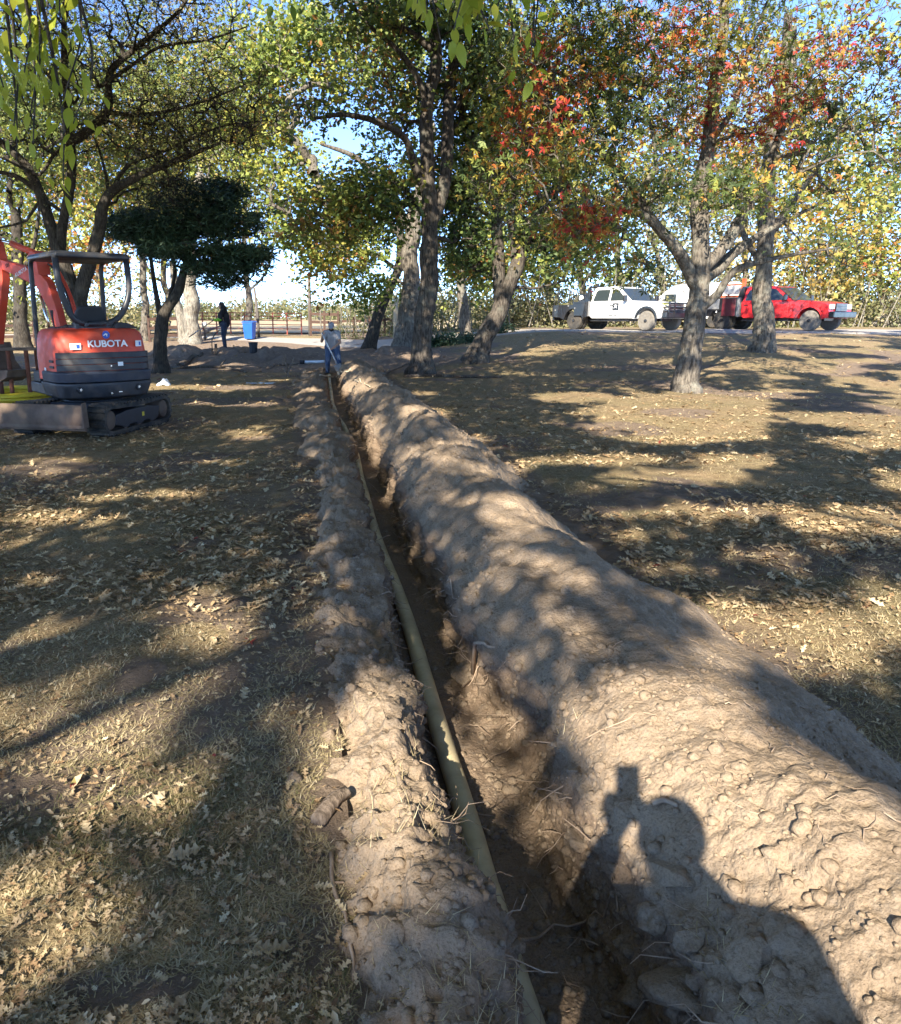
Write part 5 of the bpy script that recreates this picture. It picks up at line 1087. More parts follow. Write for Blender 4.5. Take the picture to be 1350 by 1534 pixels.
# ---------------------------------------------------------------- loose things on the ground
M_STICK = barkmat('stick_bark', (.10, .075, .055), (.26, .20, .15), 1); M_ROOT = simple('root_skin', (.30, .20, .13), .9, 0, .25, 20, (.42, .32, .23)); M_LOG = barkmat('log_bark', (.05, .04, .03), (.14, .11, .085), 1)
def stick(name, label, pix, r, mat, cat='branch', lift=0.0, group=None, forks=(), up_=None, seed=0):
    """laid over the ground along photo pixels"""
    P = [gnd(px, py) for px, py in pix]; P = catmull([tuple(p) for p in P], .04 if r < .03 else .12); 
    if up_ is None:
        for p in P: p[2] = max(p[2], float(drop(p[0], p[1]))) + r * .6 + lift
    t = np.linspace(0, 1, len(P)); o = P[0].copy(); P = P + (r * 1.2) * np.stack([noise3(t * 9, seed, 1, 3), noise3(t * 9, seed, 2, 3), 0 * t], 1)
    rr2 = r * (1 - .55 * t); rr2[0] = rr2[-1] = r * .04; P[0] = P[1] + (P[0] - P[1]) * .05; P[-1] = P[-2] + (P[-1] - P[-2]) * .05; V, F = tube_np(P - o, rr2, 7 if r < .03 else 10, 0 if r < .02 else .6, seed); b = Bag(); b.add(V, F)
    for (tt, dx, dy, dz, L) in forks:
        i = int(tt * (len(P) - 1)); q = P[i] - o; d = np.array([dx, dy, dz], float) * L; b.add(*tube_np(np.array([q, q + d * .5 + [0, 0, .04 * L], q + d]), np.array([r * .6, r * .4, r * .15]), 6))
    ob = put(name, b.mesh(name), mat); ob.location = o; return tag(ob, label, cat, group)
stick('root', 'pale bare root arching across the trench near the bottom of the picture', [(768, 1418), (808, 1414), (850, 1398), (900, 1382), (945, 1374)], .0055, M_ROOT, 'root', .02)
stick('root', 'thin dark root curving over the sunlit dirt bank', [(862, 1116), (900, 1095), (938, 1080), (965, 1068), (985, 1072), (1000, 1058)], .003, M_ROOT, 'root')
stick('root', 'forked root tip at the top of the sunlit dirt bank', [(968, 1045), (1000, 1048)], .003, M_ROOT, 'root')
stick('root', 'bent root with a sharp elbow high on the sunlit dirt bank', [(975, 1018), (1015, 1028), (1038, 1062)], .0025, M_ROOT, 'root')
stick('root', 'long thin root trailing down the right of the sunlit dirt bank', [(1040, 1138), (1062, 1175), (1085, 1195), (1120, 1215), (1150, 1224)], .0028, M_ROOT, 'root')
stick('root', 'root stub curled across the dark clods beside the person shadow', [(968, 1208), (995, 1203), (1020, 1212)], .011, M_ROOT, 'root')
stick('root', 'long slender root lying along the left foot of the low dirt bank', [(497, 1262), (503, 1330), (520, 1390), (526, 1455), (524, 1485)], .008, M_ROOT, 'root')
stick('root', 'short root crossing the low dirt bank foot', [(462, 1335), (495, 1325), (530, 1318)], .006, M_ROOT, 'root')
stick('log', 'short cut log lying against the low dirt bank', [(483, 1262), (500, 1210), (516, 1162)], .034, M_STICK, 'log')
stick('root', 'whitish root stub poking from the trench wall', [(652, 893), (670, 895), (690, 900)], .008, M_ROOT, 'root')
stick('root', 'thick brown root stub poking from the trench wall above the sunlit clod', [(705, 1025), (722, 1032), (742, 1042)], .013, M_ROOT, 'root')
stick('branch', 'long dark fallen branch between the excavator and the turned soil', [(238, 553), (290, 552), (335, 552), (372, 560)], .05, M_LOG, 'branch', forks=((.5, .3, -.2, .3, .8),))
stick('branch', 'dark log slanting over the turned soil behind the excavator', [(268, 552), (285, 543), (302, 530)], .09, M_LOG, 'log')
stick('branch', 'slanting pale log near the brown fence behind the juniper', [(303, 508), (318, 500), (330, 492)], .11, M_STICK, 'log', lift=.2)
stick('branch', 'forked dead branch lying at the foot of the middle oak', [(560, 562), (580, 560), (605, 548), (622, 545)], .045, M_STICK, 'branch', forks=((.6, -.2, -.3, .4, .5),))
stick('branch', 'dead limb lying right across the lawn in front of the middle oak', [(602, 566), (640, 564), (690, 566), (760, 567)], .05, M_LOG, 'branch', forks=((.2, .5, .3, .3, .7),))
stick('branch', 'split pale stick on the far end of the tall dirt bank', [(505, 567), (520, 558), (528, 549)], .035, M_PALE, 'stick')
stick('branch', 'broken pale stick lying by the worker left of the pipe end', [(480, 569), (500, 571)], .02, M_PALE, 'stick', lift=.1)
stick('branch', 'thin stick on the crest of the tall dirt bank', [(533, 570), (545, 576), (556, 581)], .02, M_PALE, 'stick')
stick('branch', 'low brown stick on the soil left of the worker', [(400, 553), (425, 548), (450, 546)], .05, M_STICK, 'branch')
# upright antler-like stump left of the worker
sp = at(430, 552, 21.5); s_ = Bag(); sz = float(drop(sp[0], sp[1]))
for pts, r in (([(0, 0, -.1), (.02, 0, .18), (-.02, 0, .35), (-.05, .02, .62)], .035), ([(.02, 0, .12), (.10, 0, .30), (.20, .02, .50)], .03), ([(.0, 0, .1), (-.10, .0, .25), (-.12, .02, .45)], .02), ([(-.02, 0, .02), (.25, .05, .02), (.45, 0, -.02)], .035)):
    P = catmull(pts, .06); s_.add(*tube_np(P, np.linspace(r, r * .35, len(P)), 8, .5, 3))
o = put('branch', s_.mesh('branch'), M_STICK); o.location = (sp[0], sp[1], sz); tag(o, 'upright forked stump of bleached roots left of the worker', 'stump')
# white sheets and pipe
def crumple(name, label, px, py, Y, sx, sy, h, mat, seed, cat):
    p_ = gnd(px, py); X, Yg = np.meshgrid(np.linspace(-1, 1, 16), np.linspace(-1, 1, 16)); r = np.sqrt(X**2 + Yg**2)
    Z = h * np.clip(1.1 - r, 0, 1) * (1 + .6 * fbm(X * 1.8, Yg * 1.8, seed, seed)) + .02 * noise3(X * 5, Yg * 5, seed, 2)
    o = put(name, np_mesh(name, np.stack([X * sx * (1 + .15 * noise3(Yg * 2, seed, 0, 1)), Yg * sy, Z], -1).reshape(-1, 3), grid_faces(16, 16, 0, 16), True), mat); o.location = p_
    m = o.modifiers.new('thick', 'SOLIDIFY'); m.thickness = .006; return tag(o, label, cat)
M_SHEET = simple('white_plastic', (.72, .76, .80), .5)
crumple('plastic_sheet', 'crumpled white plastic bag on the lawn beside the excavator', 246, 577, 16, .16, .12, .20, M_SHEET, 3, 'plastic bag')
crumple('plastic_sheet', 'flat pale plastic scrap on the shaded lawn left of the trench', 390, 574, 16, .35, .15, .015, M_SHEET, 5, 'plastic scrap')
wp_ = gnd(470, 546)
wp2 = empty('white_pipe', tuple(wp_ + Vector((0, 0, .06))), R(4), 'short white plastic pipe with a black end beside the worker', 'pipe')
MB().tube([(-.32, 0, .02), (.36, 0, .03)], .05, 10).build('tube', M_SHEET, wp2, smooth=True); MB().tube([(-.46, 0, .02), (-.30, 0, .02)], .065, 10).build('coupling', M_VINYL, wp2, smooth=True)
gp_ = at(313, 505, 43); 
# bent rods by the second worker
for k, (px, hh, lab) in enumerate(((318, .55, 'thin bent steel rod standing in the soil left of the person in black'), (323, .35, 'short dark stake in the soil at the feet of the person in black'))):
    q = at(px, 525, 27.5); z = float(drop(q[0], q[1])); tag(MB().tube(rr([(0, 0, -.1), (0, 0, hh), (.28, 0, hh + .25)], .2) if k == 0 else [(0, 0, -.1), (.02, 0, hh)], .02 if k == 0 else .05, 6).build('steel_rod' if k == 0 else 'stake', M_LOG, None, loc=(q[0], q[1], z)), lab, 'rod' if k == 0 else 'stake')

# ---------------------------------------------------------------- brush, saplings, far wood
def leafy_mass(name, label, centers, spread, per, size, mat, hue, stems, bark, r=.03, cat=None, kind='stuff', flat=.8, seed=0):
    rg = np.random.default_rng(seed + 400); C = np.array(centers); k = rg.poisson(per, len(C)); own_ = np.repeat(np.arange(len(C)), k); L = C[own_] + rg.normal(size=(len(own_), 3)) * spread * np.array([1, 1, flat])
    L[:, 2] = np.maximum(L[:, 2], base_h(L[:, 0], L[:, 1]) + .05)
    h = np.clip(hue + .35 * fbm(C[:, 0] * .25, C[:, 1] * .25, C[:, 2] * .3, seed)[own_] + .10 * rg.normal(size=len(own_)), .01, .99)
    o = put(name, np_mesh(name, *(lambda a: (a[0], a[1], False, {'hue': ('FACE', a[2])}))(leaf_arrays(L, size, .65, h, .1, rg))), mat)
    return tag(o, label, cat, None, kind)
C = []; st_ = Bag()
for k in range(900):
    px = rng.uniform(560, 1420); Y = rng.uniform(43, 56); p_ = at(px, 480, Y); g_ = float(base_h(p_[0], p_[1])); hh = abs(rng.normal(1.1, .9)) * (1 + .5 * noise3(px * .02, 1, 0, 3)); C.append((p_[0], p_[1], g_ + min(3.6, hh)))
    if k % 2 == 0:
        e = np.array([p_[0] + rng.normal() * 1.0, p_[1], g_ + rng.uniform(1.5, 4.5)]); b0 = np.array([p_[0], p_[1], g_ - .1]); st_.add(*tube_np(np.array([b0, (b0 + e) / 2 + rng.normal(size=3) * .12, e]), np.array([.035, .028, .008]), 4))
leafy_mass('undergrowth', 'tangled tan and green brush behind the parked trucks', C, .62, 46, .20, L_BRUSH, .45, None, None, seed=1, cat='undergrowth')
tag(put('undergrowth', st_.mesh('undergrowth'), B_PALE), 'thin pale stems rising out of the brush beyond the road', 'undergrowth', None, 'stuff')
C = []
for k in range(200):
    px = rng.uniform(-120, 240); Y = rng.uniform(52, 66); p_ = at(px, 480, Y); C.append((p_[0], p_[1], float(base_h(p_[0], p_[1])) + abs(rng.normal(.8, 1.2))))
leafy_mass('undergrowth', 'pale yellow brush in the field behind the excavator', C, .8, 40, .26, L_BRUSH, .4, None, None, seed=2, cat='undergrowth')
C = []; st_ = Bag()
for k in range(900):
    px = rng.uniform(-250, 1600); Y = rng.uniform(185, 290); p_ = at(px, 470, Y); g_ = float(base_h(p_[0], p_[1])); top = 4.3 + 1.5 * float(noise3(px * .012, 3, 0, 8)) + 1.4 * float(noise3(px * .05, 3, 0, 9))
    for _ in range(3): C.append((p_[0] + rng.normal() * 2, p_[1], g_ + rng.uniform(.4, top)))
    if k % 3 == 0: b0 = np.array([p_[0], p_[1], g_]); st_.add(*tube_np(np.array([b0, b0 + [0.3, 0, top]]), np.array([.25, .08]), 4))
leafy_mass('far_wood', 'hazy line of autumn trees across the far side of the field', C, 1.15, 30, .8, L_BRUSH, .42, None, None, seed=3, cat='wood', flat=.8)
tag(put('far_wood', st_.mesh('far_wood'), B_PALE), 'pale trunks in the far treeline across the field', 'wood', None, 'stuff')
for k, (px, top, Y) in enumerate([(482, 405, 45), (494, 425, 46), (507, 410, 44), (517, 430, 45), (526, 415, 46), (535, 428, 45), (543, 420, 44), (552, 435, 46)]):
    tree('sapling', ['tall bare sapling second from the dark post', 'thin bare sapling behind the grey capped worker', 'leaning bare sapling over the brown fence end', 'short bare sapling in the fence gap', 'bare sapling with fine top left of the slim leaning oak', 'bare sapling in the middle of the cluster by the oak', 'bare sapling nearest the slim leaning oak', 'low bare sapling at the foot of the slim leaning oak'][k],
         [f([(px, 500), (px + rng.normal() * 2, 470), (px + rng.normal() * 4, 440), (px + rng.normal() * 8, top)], Y, .05, .012)], [blob(px, top + 14, Y, 14, 22, .5, 7)], B_GREY, L_BRUSH, (.10, .5), 3, .3, seed=80 + k, r_tip=.006, group='bare saplings along the fence', flare=.1)
C = []
q = gnd(655, 519)
for k in range(60): C.append((q.x + rng.normal() * .9 + .3, q.y + rng.normal() * .4 + .5, float(base_h(q.x, q.y)) + abs(rng.normal(.18, .12))))
bpile = leafy_mass('brush_pile', 'low heap of cut dark green branches between the middle oak and the leaning oak', C, .2, 55, .13, L_JUN, .7, None, None, seed=5, kind=None, cat='brush pile')
C = [(at(752, 490, 36)[0] + rng.normal() * .25, 36 + rng.normal() * .2, float(base_h(5.5, 36)) + abs(rng.normal(.3, .2))) for _ in range(16)]
leafy_mass('shrub', 'small dark evergreen shrub peeping out behind the leaning oak', C, .12, 60, .10, L_JUN, .6, None, None, seed=6, kind=None, cat='shrub')
C = [(at(516, 490, 43)[0] + rng.normal() * .5, 43 + rng.normal() * .2, float(base_h(-2.2, 43)) + abs(rng.normal(.3, .25))) for _ in range(22)]
leafy_mass('shrub', 'grey-green weedy shrub at the end of the brown board fence', C, .16, 50, .09, L_BRUSH, .2, None, None, seed=7, kind=None, cat='shrub')
# ---------------------------------------------------------------- clods
def clod_mesh(seed):
    rg = np.random.default_rng(seed); import bmesh
    bm = bmesh.new(); bmesh.ops.create_icosphere(bm, subdivisions=4, radius=1.0); V = np.array([v.co[:] for v in bm.verts]); F = np.array([[v.index for v in f.verts] for f in bm.faces]); bm.free()
    sc_ = rg.uniform(.7, 1.15, 3); n = fbm(V[:, 0] * 1.1 + seed, V[:, 1] * 1.1, V[:, 2] * 1.1, seed, 3)
    V = V * (1 + .30 * n + .07 * fbm(V[:, 0] * 4, V[:, 1] * 4, V[:, 2] * 4, seed + 3, 4) + .10 * np.clip(.55 - cell2(V[:, 0] * 3, V[:, 1] * 3, V[:, 2] * 3, seed), 0, 1))[:, None]
    for _ in range(5):
        d = rg.normal(size=3); d /= np.linalg.norm(d); q = V @ d - .62; V = V - np.clip(q, 0, None)[:, None] * d * .85
    return V * sc_, F
CL = [clod_mesh(s) for s in range(9)]
CLm = [np_mesh('dirt_clod', V, F, True) for V, F in CL]
for me in CLm: me.materials.append(M_SPOIL)
big = [(508, 1075, 24, 'grey rounded clod at the left foot of the low bank, upper of a pair'), (490, 1108, 26, 'grey clod just below the rounded one at the left foot of the low bank'), (438, 1165, 24, 'large flat clod lying on the lawn left of the cut log'), (443, 1208, 12, 'small clod beneath the large flat one on the lawn'),
       (422, 1385, 15, 'egg-shaped clod among oak leaves at lower left of the low bank'), (800, 1350, 38, 'large smooth clod lying in the trench beside the pipe'), (795, 1300, 26, 'sunlit clod on the trench floor above the large smooth one'), (900, 1190, 10, 'small angular clod on the shaded bank left of the phone shadow'),
       (940, 1210, 22, 'pale clod in the middle of the person shadow'), (862, 1150, 18, 'clod at the trench lip under the sunlit bank'), (1010, 1300, 34, 'large dark clod on the near shoulder of the tall bank'), (1090, 1330, 20, 'round clod at the right edge of the person shadow'),
       (985, 1370, 40, 'broad dark clod above the root that crosses the trench'), (1128, 1420, 34, 'upright clod at the lower right of the person shadow'), (1030, 1470, 44, 'largest clod at the lower right corner of the dark bank'), (950, 1480, 30, 'dark clod on the trench edge at the bottom of the picture'),
       (700, 1005, 26, 'sunlit lump on the trench floor beside the pipe'), (855, 885, 22, 'cracked clod standing on top of the tall bank'), (960, 852, 20, 'smooth tan clod at the outer foot of the tall bank'), (640, 1340, 26, 'half buried lump on the crest of the low bank'), (590, 1395, 24, 'pinkish lump near the bottom of the low bank'), (560, 1330, 18, 'rounded lump on the left shoulder of the low bank'),
       (545, 1130, 24, 'sunlit lump on the low bank above the cut log'), (575, 1160, 26, 'broad sunlit lump high on the low bank'), (480, 760, 18, 'dark clod halfway along the low bank'), (505, 835, 20, 'dark clod on the low bank left of the shaded pipe'), (870, 1255, 26, 'rounded lump lit by the gap between arm and body'), (740, 1245, 22, 'dark clod against the trench wall left of the sunlit wall'),
       (1035, 1400, 22, 'clod beside the broad dark one on the tall bank'), (1075, 1480, 26, 'rough clod at the bottom edge of the tall bank'), (620, 1450, 30, 'lump at the bottom edge of the low bank'), (1140, 1490, 22, 'clod at the outer edge of the dark bank near the bottom')]
for i, (px, py, rp, lab) in enumerate(big):
    g_ = gnd(px, py); d = (g_ - Vector((0, 0, EYE))).length; r = rp / FPX * d * .92
    o = put('dirt_clod', CLm[i % 9]); o.location = g_ - Vector((0, 0, r * .3)); o.scale = (r, r * rng.uniform(.8, 1.1), r * rng.uniform(.55, .8)); o.rotation_euler = (rng.normal() * .3, rng.normal() * .3, rng.uniform(0, 6)); tag(o, lab, 'clod', 'dirt clods on and beside the banks')
# crumbs: rubble too small and many to count
def rubble(N, seed):
    rg = np.random.default_rng(seed); nr_, nc_ = STRIP.shape[:2]; lo = CLlow; b = Bag(); ny = 0
    d = np.maximum(STRIP[:, 0, 1], 1.2); pr = d**-0.6; pr /= pr.sum()
    i = rg.choice(nr_, N, p=pr); j = rg.integers(6, nc_ - 6, N); P = STRIP[i, j]
    clump = fbm(P[:, 0] * 2.2, P[:, 1] * 2.2, 0, 301, 2); side = P[:, 0] - cx(P[:, 1]); packed = (side > .55) * (P[:, 1] < 6.5)
    ok = (P[:, 1] > .9) & (clump + rg.normal(size=N) * .5 > -.1 + .9 * packed); P = P[ok]; n = len(P)
    s = (.0045 + .009 * rg.pareto(2.4, n)).clip(.004, .024) * np.where(packed[ok] > 0, .5, 1) * (1 + .03 * P[:, 1]); which = rg.integers(0, len(lo), n)
    for k, (V, F) in enumerate(lo):
        q = P[which == k]; sq = s[which == k]; m = len(q); a = rg.uniform(0, 6.3, m); ca, sa = np.cos(a), np.sin(a)
        W = np.stack([V[None, :, 0] * ca[:, None] - V[None, :, 1] * sa[:, None], V[None, :, 0] * sa[:, None] + V[None, :, 1] * ca[:, None], np.repeat(V[None, :, 2] * .75, m, 0)], -1) * sq[:, None, None] + q[:, None, :]
        FF = (F[None] + (np.arange(m) * len(V))[:, None, None]).reshape(-1, 3); b.add(W.reshape(-1, 3), FF)
    return b
def low_clod(seed):
    import bmesh
    bm = bmesh.new(); bmesh.ops.create_icosphere(bm, subdivisions=1, radius=1.0); V = np.array([v.co[:] for v in bm.verts]); F = np.array([[v.index for v in f.verts] for f in bm.faces]); bm.free()
    return V * (1 + .3 * noise3(V[:, 0] * 1.6 + seed * 3, V[:, 1] * 1.6, V[:, 2] * 1.6, seed))[:, None] * np.random.default_rng(seed).uniform(.75, 1.15, 3), F
CLlow = [low_clod(s) for s in range(8)]
tag(put('dirt_crumbs', rubble(30000, 5).mesh('dirt_crumbs', False), M_SPOIL), 'loose crumbs of dirt scattered over both banks and the trench', 'dirt crumbs', None, 'stuff')
# fine roots hanging out of the trench walls and lying on the banks
b = Bag(); rg = np.random.default_rng(9)
for k in range(420):
    y = 1.3 + 14 * rg.uniform()**1.5; i = int(np.argmin(np.abs(STRIP[:, 0, 1] - y))); sd_ = rg.uniform() < .62
    j = int(rg.integers(int(i_r - 60), i_r + 8)) if sd_ else int(rg.integers(i_l - 8, i_l + 25)); p_ = STRIP[i, j].copy(); dx = -1 if sd_ else 1; L = rg.uniform(.04, .17)
    d = np.array([dx * rg.uniform(.3, 1), rg.normal() * .6, rg.normal() * .4 - .1]); d = d / np.linalg.norm(d) * L; w_ = rg.normal(size=(4, 3)) * .014; t = np.linspace(0, 1, 4)[:, None]
    b.add(*tube_np(p_ - d * .1 + d * t + w_ * t, np.linspace(.0028, .0008, 4) * rg.uniform(.5, 1.3) * (1 + .06 * y), 4))
for k in range(110):
    y = 1.5 + 6 * rg.uniform()**1.3; i = int(np.argmin(np.abs(STRIP[:, 0, 1] - y))); j = int(rg.integers(i_r + 10, nc - 15)); a = rg.uniform(0, 6.3); L = rg.uniform(.03, .14); p_ = STRIP[i, j]; n_ = 5; Q = []
    for q in range(n_):
        x_ = p_[0] + math.cos(a) * L * q / n_; y_ = p_[1] + math.sin(a) * L * q / n_; a += rg.normal() * .3; Q.append((x_, y_, float(drop(x_, y_)) + .004 + .006 * (q % 2)))
    b.add(*tube_np(np.array(Q), np.linspace(.0016, .0007, n_) * rg.uniform(.6, 1.5), 4))
tag(put('fine_roots', b.mesh('fine_roots'), M_ROOT), 'fine torn roots sticking out of the trench walls and banks', 'roots', None, 'stuff')

# ---------------------------------------------------------------- grass and leaf litter
M_GRASS = leafmat('grass_blades', [(0, (.08, .10, .035)), (.22, (.17, .165, .07)), (.42, (.31, .25, .13)), (.75, (.46, .37, .22)), (1, (.58, .49, .33))], .2, .85)
def wedge(N, y0, y1, rg, pw=1.0):
    """points spread so that their density in the picture is about even"""
    y = 1 / (1 / y0 + rg.uniform(size=N)**pw * (1 / y1 - 1 / y0)); x = rg.uniform(-.62, .82, N) * (y * .97 + .55); return x, y
def ground_z(x, y):
    near = (1 - sstep(10, 40, y)) * (1 - sstep(6, 20, np.abs(x)))
    return base_h(x, y) + near * (.016 * fbm(x * 2.2, y * 2.2, 0, 71, 2) + .007 * fbm(x * 11, y * 11, 0, 73, 2))
def on_lawn(x, y, m=.0):
    W = x - cx(y); e = .14 * fbm(y * 3, x * 2, 0, 61, 2) + .05; return (W < -.66 - .25 * sstep(5, 16, y) + e - m) | (W > 1.42 + e + m) | (y > 23.8)
def bare_at(x, y):
    b_ = np.zeros(len(x))
    for (px, py, rx, ry, k) in [(310, 912, 90, 32, 1), (335, 1060, 50, 60, .9), (210, 1010, 40, 35, .7), (400, 930, 50, 50, .6), (300, 815, 45, 12, .6), (420, 700, 50, 60, .5), (60, 1190, 90, 25, .6), (190, 1480, 120, 40, .8), (1060, 750, 90, 30, .7), (1100, 860, 60, 30, .6)]:
        r0 = ray(px, py); t = EYE / -r0[2]; gx, gy = r0[0] * t, r0[1] * t; r1 = ray(px, py - ry); t1 = EYE / -r1[2]
        b_ = np.maximum(b_, k * (1 - sstep(.35, 1.3, ((x - gx) / (rx / FPX * t))**2 + ((y - gy) / abs(r1[1] * t1 - gy))**2)))
    return b_
rg = np.random.default_rng(21); x, y = wedge(560000, 1.05, 18, rg)
tuft = fbm(x * 3, y * 3, 0, 201, 3); ok = on_lawn(x, y) & (tuft + rg.normal(size=len(x)) * .45 > -.25 + 1.1 * bare_at(x, y)); x, y = x[ok], y[ok]; n = len(x)
z = ground_z(x, y); L = rg.uniform(.014, .042, n) * (1 + .05 * y); a = rg.uniform(0, 6.3, n); til = rg.uniform(-.05, .75, n); wd = .0014 * (1 + .28 * y) * rg.uniform(.7, 1.5, n)
dx, dy, dz = np.cos(a) * np.cos(til) * L, np.sin(a) * np.cos(til) * L, np.sin(til) * L * .75; B = np.stack([x, y, z - .002], 1); sdv = np.stack([-np.sin(a) * wd, np.cos(a) * wd, 0 * wd], 1)
V = np.stack([B - sdv, B + sdv, B + np.stack([dx, dy, dz], 1)], 1).reshape(-1, 3); F = np.arange(3 * n).reshape(-1, 3)
hue = np.clip(.66 - .28 * sstep(.1, .8, fbm(x * 1.3, y * 1.3, 0, 205, 2)) + rg.normal(size=n) * .17, .01, .99)
tag(put('grass', np_mesh('grass', V, F, False, {'hue': ('FACE', hue)}), M_GRASS), 'short dry tan and green grass over the lawn', 'grass', None, 'stuff')
# tufts and straw caught on the banks
N = 7000; i = rg.integers(0, STRIP.shape[0] // 2, N); j = rg.choice(np.concatenate([np.arange(i_l - 12, i_l + 3), np.arange(0, 40), np.arange(i_r, i_r + 14)]), N); P = STRIP[i, j]; k = fbm(P[:, 1] * 4, P[:, 0] * 4, 0, 303, 2) > .15; P = P[k & (P[:, 1] > 1)]; n = len(P)
a = rg.uniform(0, 6.3, n); L = rg.uniform(.02, .07, n); til = rg.uniform(-.2, 1.1, n); D = np.stack([np.cos(a) * np.cos(til), np.sin(a) * np.cos(til), np.sin(til)], 1) * L[:, None]; sdv = np.stack([-np.sin(a), np.cos(a), 0 * a], 1) * .0014
V = np.stack([P - sdv, P + sdv, P + D], 1).reshape(-1, 3); tag(put('straw', np_mesh('straw', V, np.arange(3 * n).reshape(-1, 3), False, {'hue': ('FACE', rg.uniform(.4, 1, n))}), M_GRASS), 'wisps of dry grass caught on the edges of the dirt banks', 'straw', None, 'stuff')

def oak_leaf(seed, simple_=False):
    """lobed outline as a fan of folded triangles; tip towards +x, length 1"""
    rg = np.random.default_rng(seed); nl = 3 if simple_ else 4; half = [(0, .012), (.10, .03)]
    for k in range(nl):
        u = .12 + .78 * k / nl; hw = (.20 + .11 * rg.uniform()) * (1.1 - .9 * abs(u - .42)); half += [(u + .04, .07 + .03 * rg.uniform()), (u + .09, hw * .93), (u + .14 + .03 * rg.uniform(), hw), (u + .165, hw * .62)]
    half.append((.99, .02)); up_ = half; dn = [(x_ + .02 * rg.normal(), -y_ * rg.uniform(.8, 1.15)) for x_, y_ in half]
    cv, tw_ = rg.uniform(-.25, .35), rg.normal() * .35
    def P(x_, y_): return (x_ - .5, y_ * math.cos(cv * 2 * abs(y_) * 3), .5 * abs(y_) * (.5 + cv) + cv * .35 * (x_ - .5)**2 * 2 + tw_ * y_ * (x_ - .5) + .02 * rg.normal())
    mid = [P(x_, 0) for x_, _ in half]; U = [P(*q) for q in up_]; D = [P(*q) for q in dn]; n = len(mid); V = np.array(mid + U + D); F = []
    for i in range(n - 1): F += [(i, i + 1, n + i + 1), (i, n + i + 1, n + i), (i + 1, i, 2 * n + i), (i + 1, 2 * n + i, 2 * n + i + 1)]
    return V, np.array(F)
def small_leaf(seed):
    rg = np.random.default_rng(seed); c = rg.uniform(-.2, .4); V = np.array([(-.5, 0, .02), (-.15, .2, .1 + c * .3), (.2, .16, .08), (.5, 0, c * .4), (.15, -.2, .1), (-.2, -.18, .12 + c * .2), (0, 0, .0)]); return V, np.array([(6, 0, 1), (6, 1, 2), (6, 2, 3), (6, 3, 4), (6, 4, 5), (6, 5, 0)])[:, ::-1]
def star_leaf(seed):
    rg = np.random.default_rng(seed); V = [(0, 0, 0)]; 
    for k in range(14):
        a = 2 * math.pi * k / 14; r = (.5 + .05 * rg.normal()) if k % 2 == 0 else .17; V.append((r * math.cos(a), r * math.sin(a), .12 * r + .05 * rg.normal()))
    return np.array(V), np.array([(0, 1 + k, 1 + (k + 1) % 14) for k in range(14)])
LV = [oak_leaf(s) for s in range(6)] + [small_leaf(s) for s in range(3)] + [star_leaf(s) for s in range(2)]
L_LIT = leafmat('fallen_leaves', [(0, (.12, .07, .035)), (.3, (.26, .165, .085)), (.55, (.42, .30, .17)), (.8, (.55, .43, .26)), (.93, (.62, .51, .32)), (.96, (.36, .36, .12)), (1, (.22, .04, .03))], .15, .75)
rg = np.random.default_rng(33)
def litter_points(N, y0, y1):
    x, y = wedge(N, y0, y1, rg); d = fbm(x * .9, y * .9, 0, 401, 3); W = x - cx(y)
    ok = on_lawn(x, y, -.12) & (d + rg.normal(size=N) * .35 + .25 * (W < 0) + .35 * sstep(5, 12, y) > .05 + .7 * bare_at(x, y) - .35 * np.exp(-((W + .95) / .3)**2) * (y < 4)); return x[ok], y[ok]
# the 300 that show largest, each a leaf of its own
x, y = litter_points(560, 1.2, 5.2); x, y = x[:285], y[:285]
px = 575.5 + FPX * x / (y * CP + EYE * SP); vis = px < 1345; x, y = x[vis], y[vis]
LM = []
for k, (V, F) in enumerate(LV):
    row = []
    for h in (.22, .45, .62, .8) + ((.95,) if k in (6, 7) else ()) + ((.985,) if k >= 9 else ()):
        me = np_mesh('fallen_leaf', V, F, True, {'hue': ('FACE', np.clip(h + .04 * rg.normal(size=len(F)), 0, 1))}); me.materials.append(L_LIT); row.append(me)
    LM.append(row)
def put_leaf(x_, y_, k, size, hz_=None):
    row = LM[k]; o = put('fallen_leaf', row[int(rg.integers(0, len(row)))] if hz_ is None else row[hz_]); z_, nn = drop(x_, y_, True)
    o.location = (x_, y_, z_ + .006 + .006 * rg.uniform()); o.scale = (size, size, size); q = nn.to_track_quat('Z', 'Y').to_euler(); o.rotation_euler = (q.x + rg.normal() * .28, q.y + rg.normal() * .28, rg.uniform(0, 6.3)); return o
for i in range(len(x)):
    k = int(rg.choice(len(LV), p=[.115] * 6 + [.09] * 3 + [.02] * 2)); o = put_leaf(float(x[i]), float(y[i]), k, rg.uniform(.04, .085) * (1 if k < 6 else .55)); W = x[i] - cx(y[i])
    kind = 'lobed oak' if k < 6 else ('oval' if k < 9 else 'star-shaped maple'); hv = o.data.attributes['hue'].data[0].value; colr = 'dark brown' if hv < .33 else 'tan' if hv < .53 else 'pale tan' if hv < .7 else 'cream' if hv < .9 else 'yellow-green' if hv < .97 else 'dark red'
    big_ = 'large' if o.scale[0] > (.066 if k < 6 else .037) else 'small'; xx, yy = x[i], y[i]
    q_, in_ = litness(np.array([xx]), np.array([yy]), np.array([0.])); sun_ = 'in the sun' if q_[0] < .9 else 'in the shade'
    side = 'beyond the tall bank' if W > 0 else 'near the low bank' if W > -1.15 else 'by the bare patches' if yy > 2.5 else 'at lower left'
    tag(o, f'{big_} {colr} {kind} leaf {sun_} {side}', 'fallen leaf', 'fallen leaves on the near lawn')
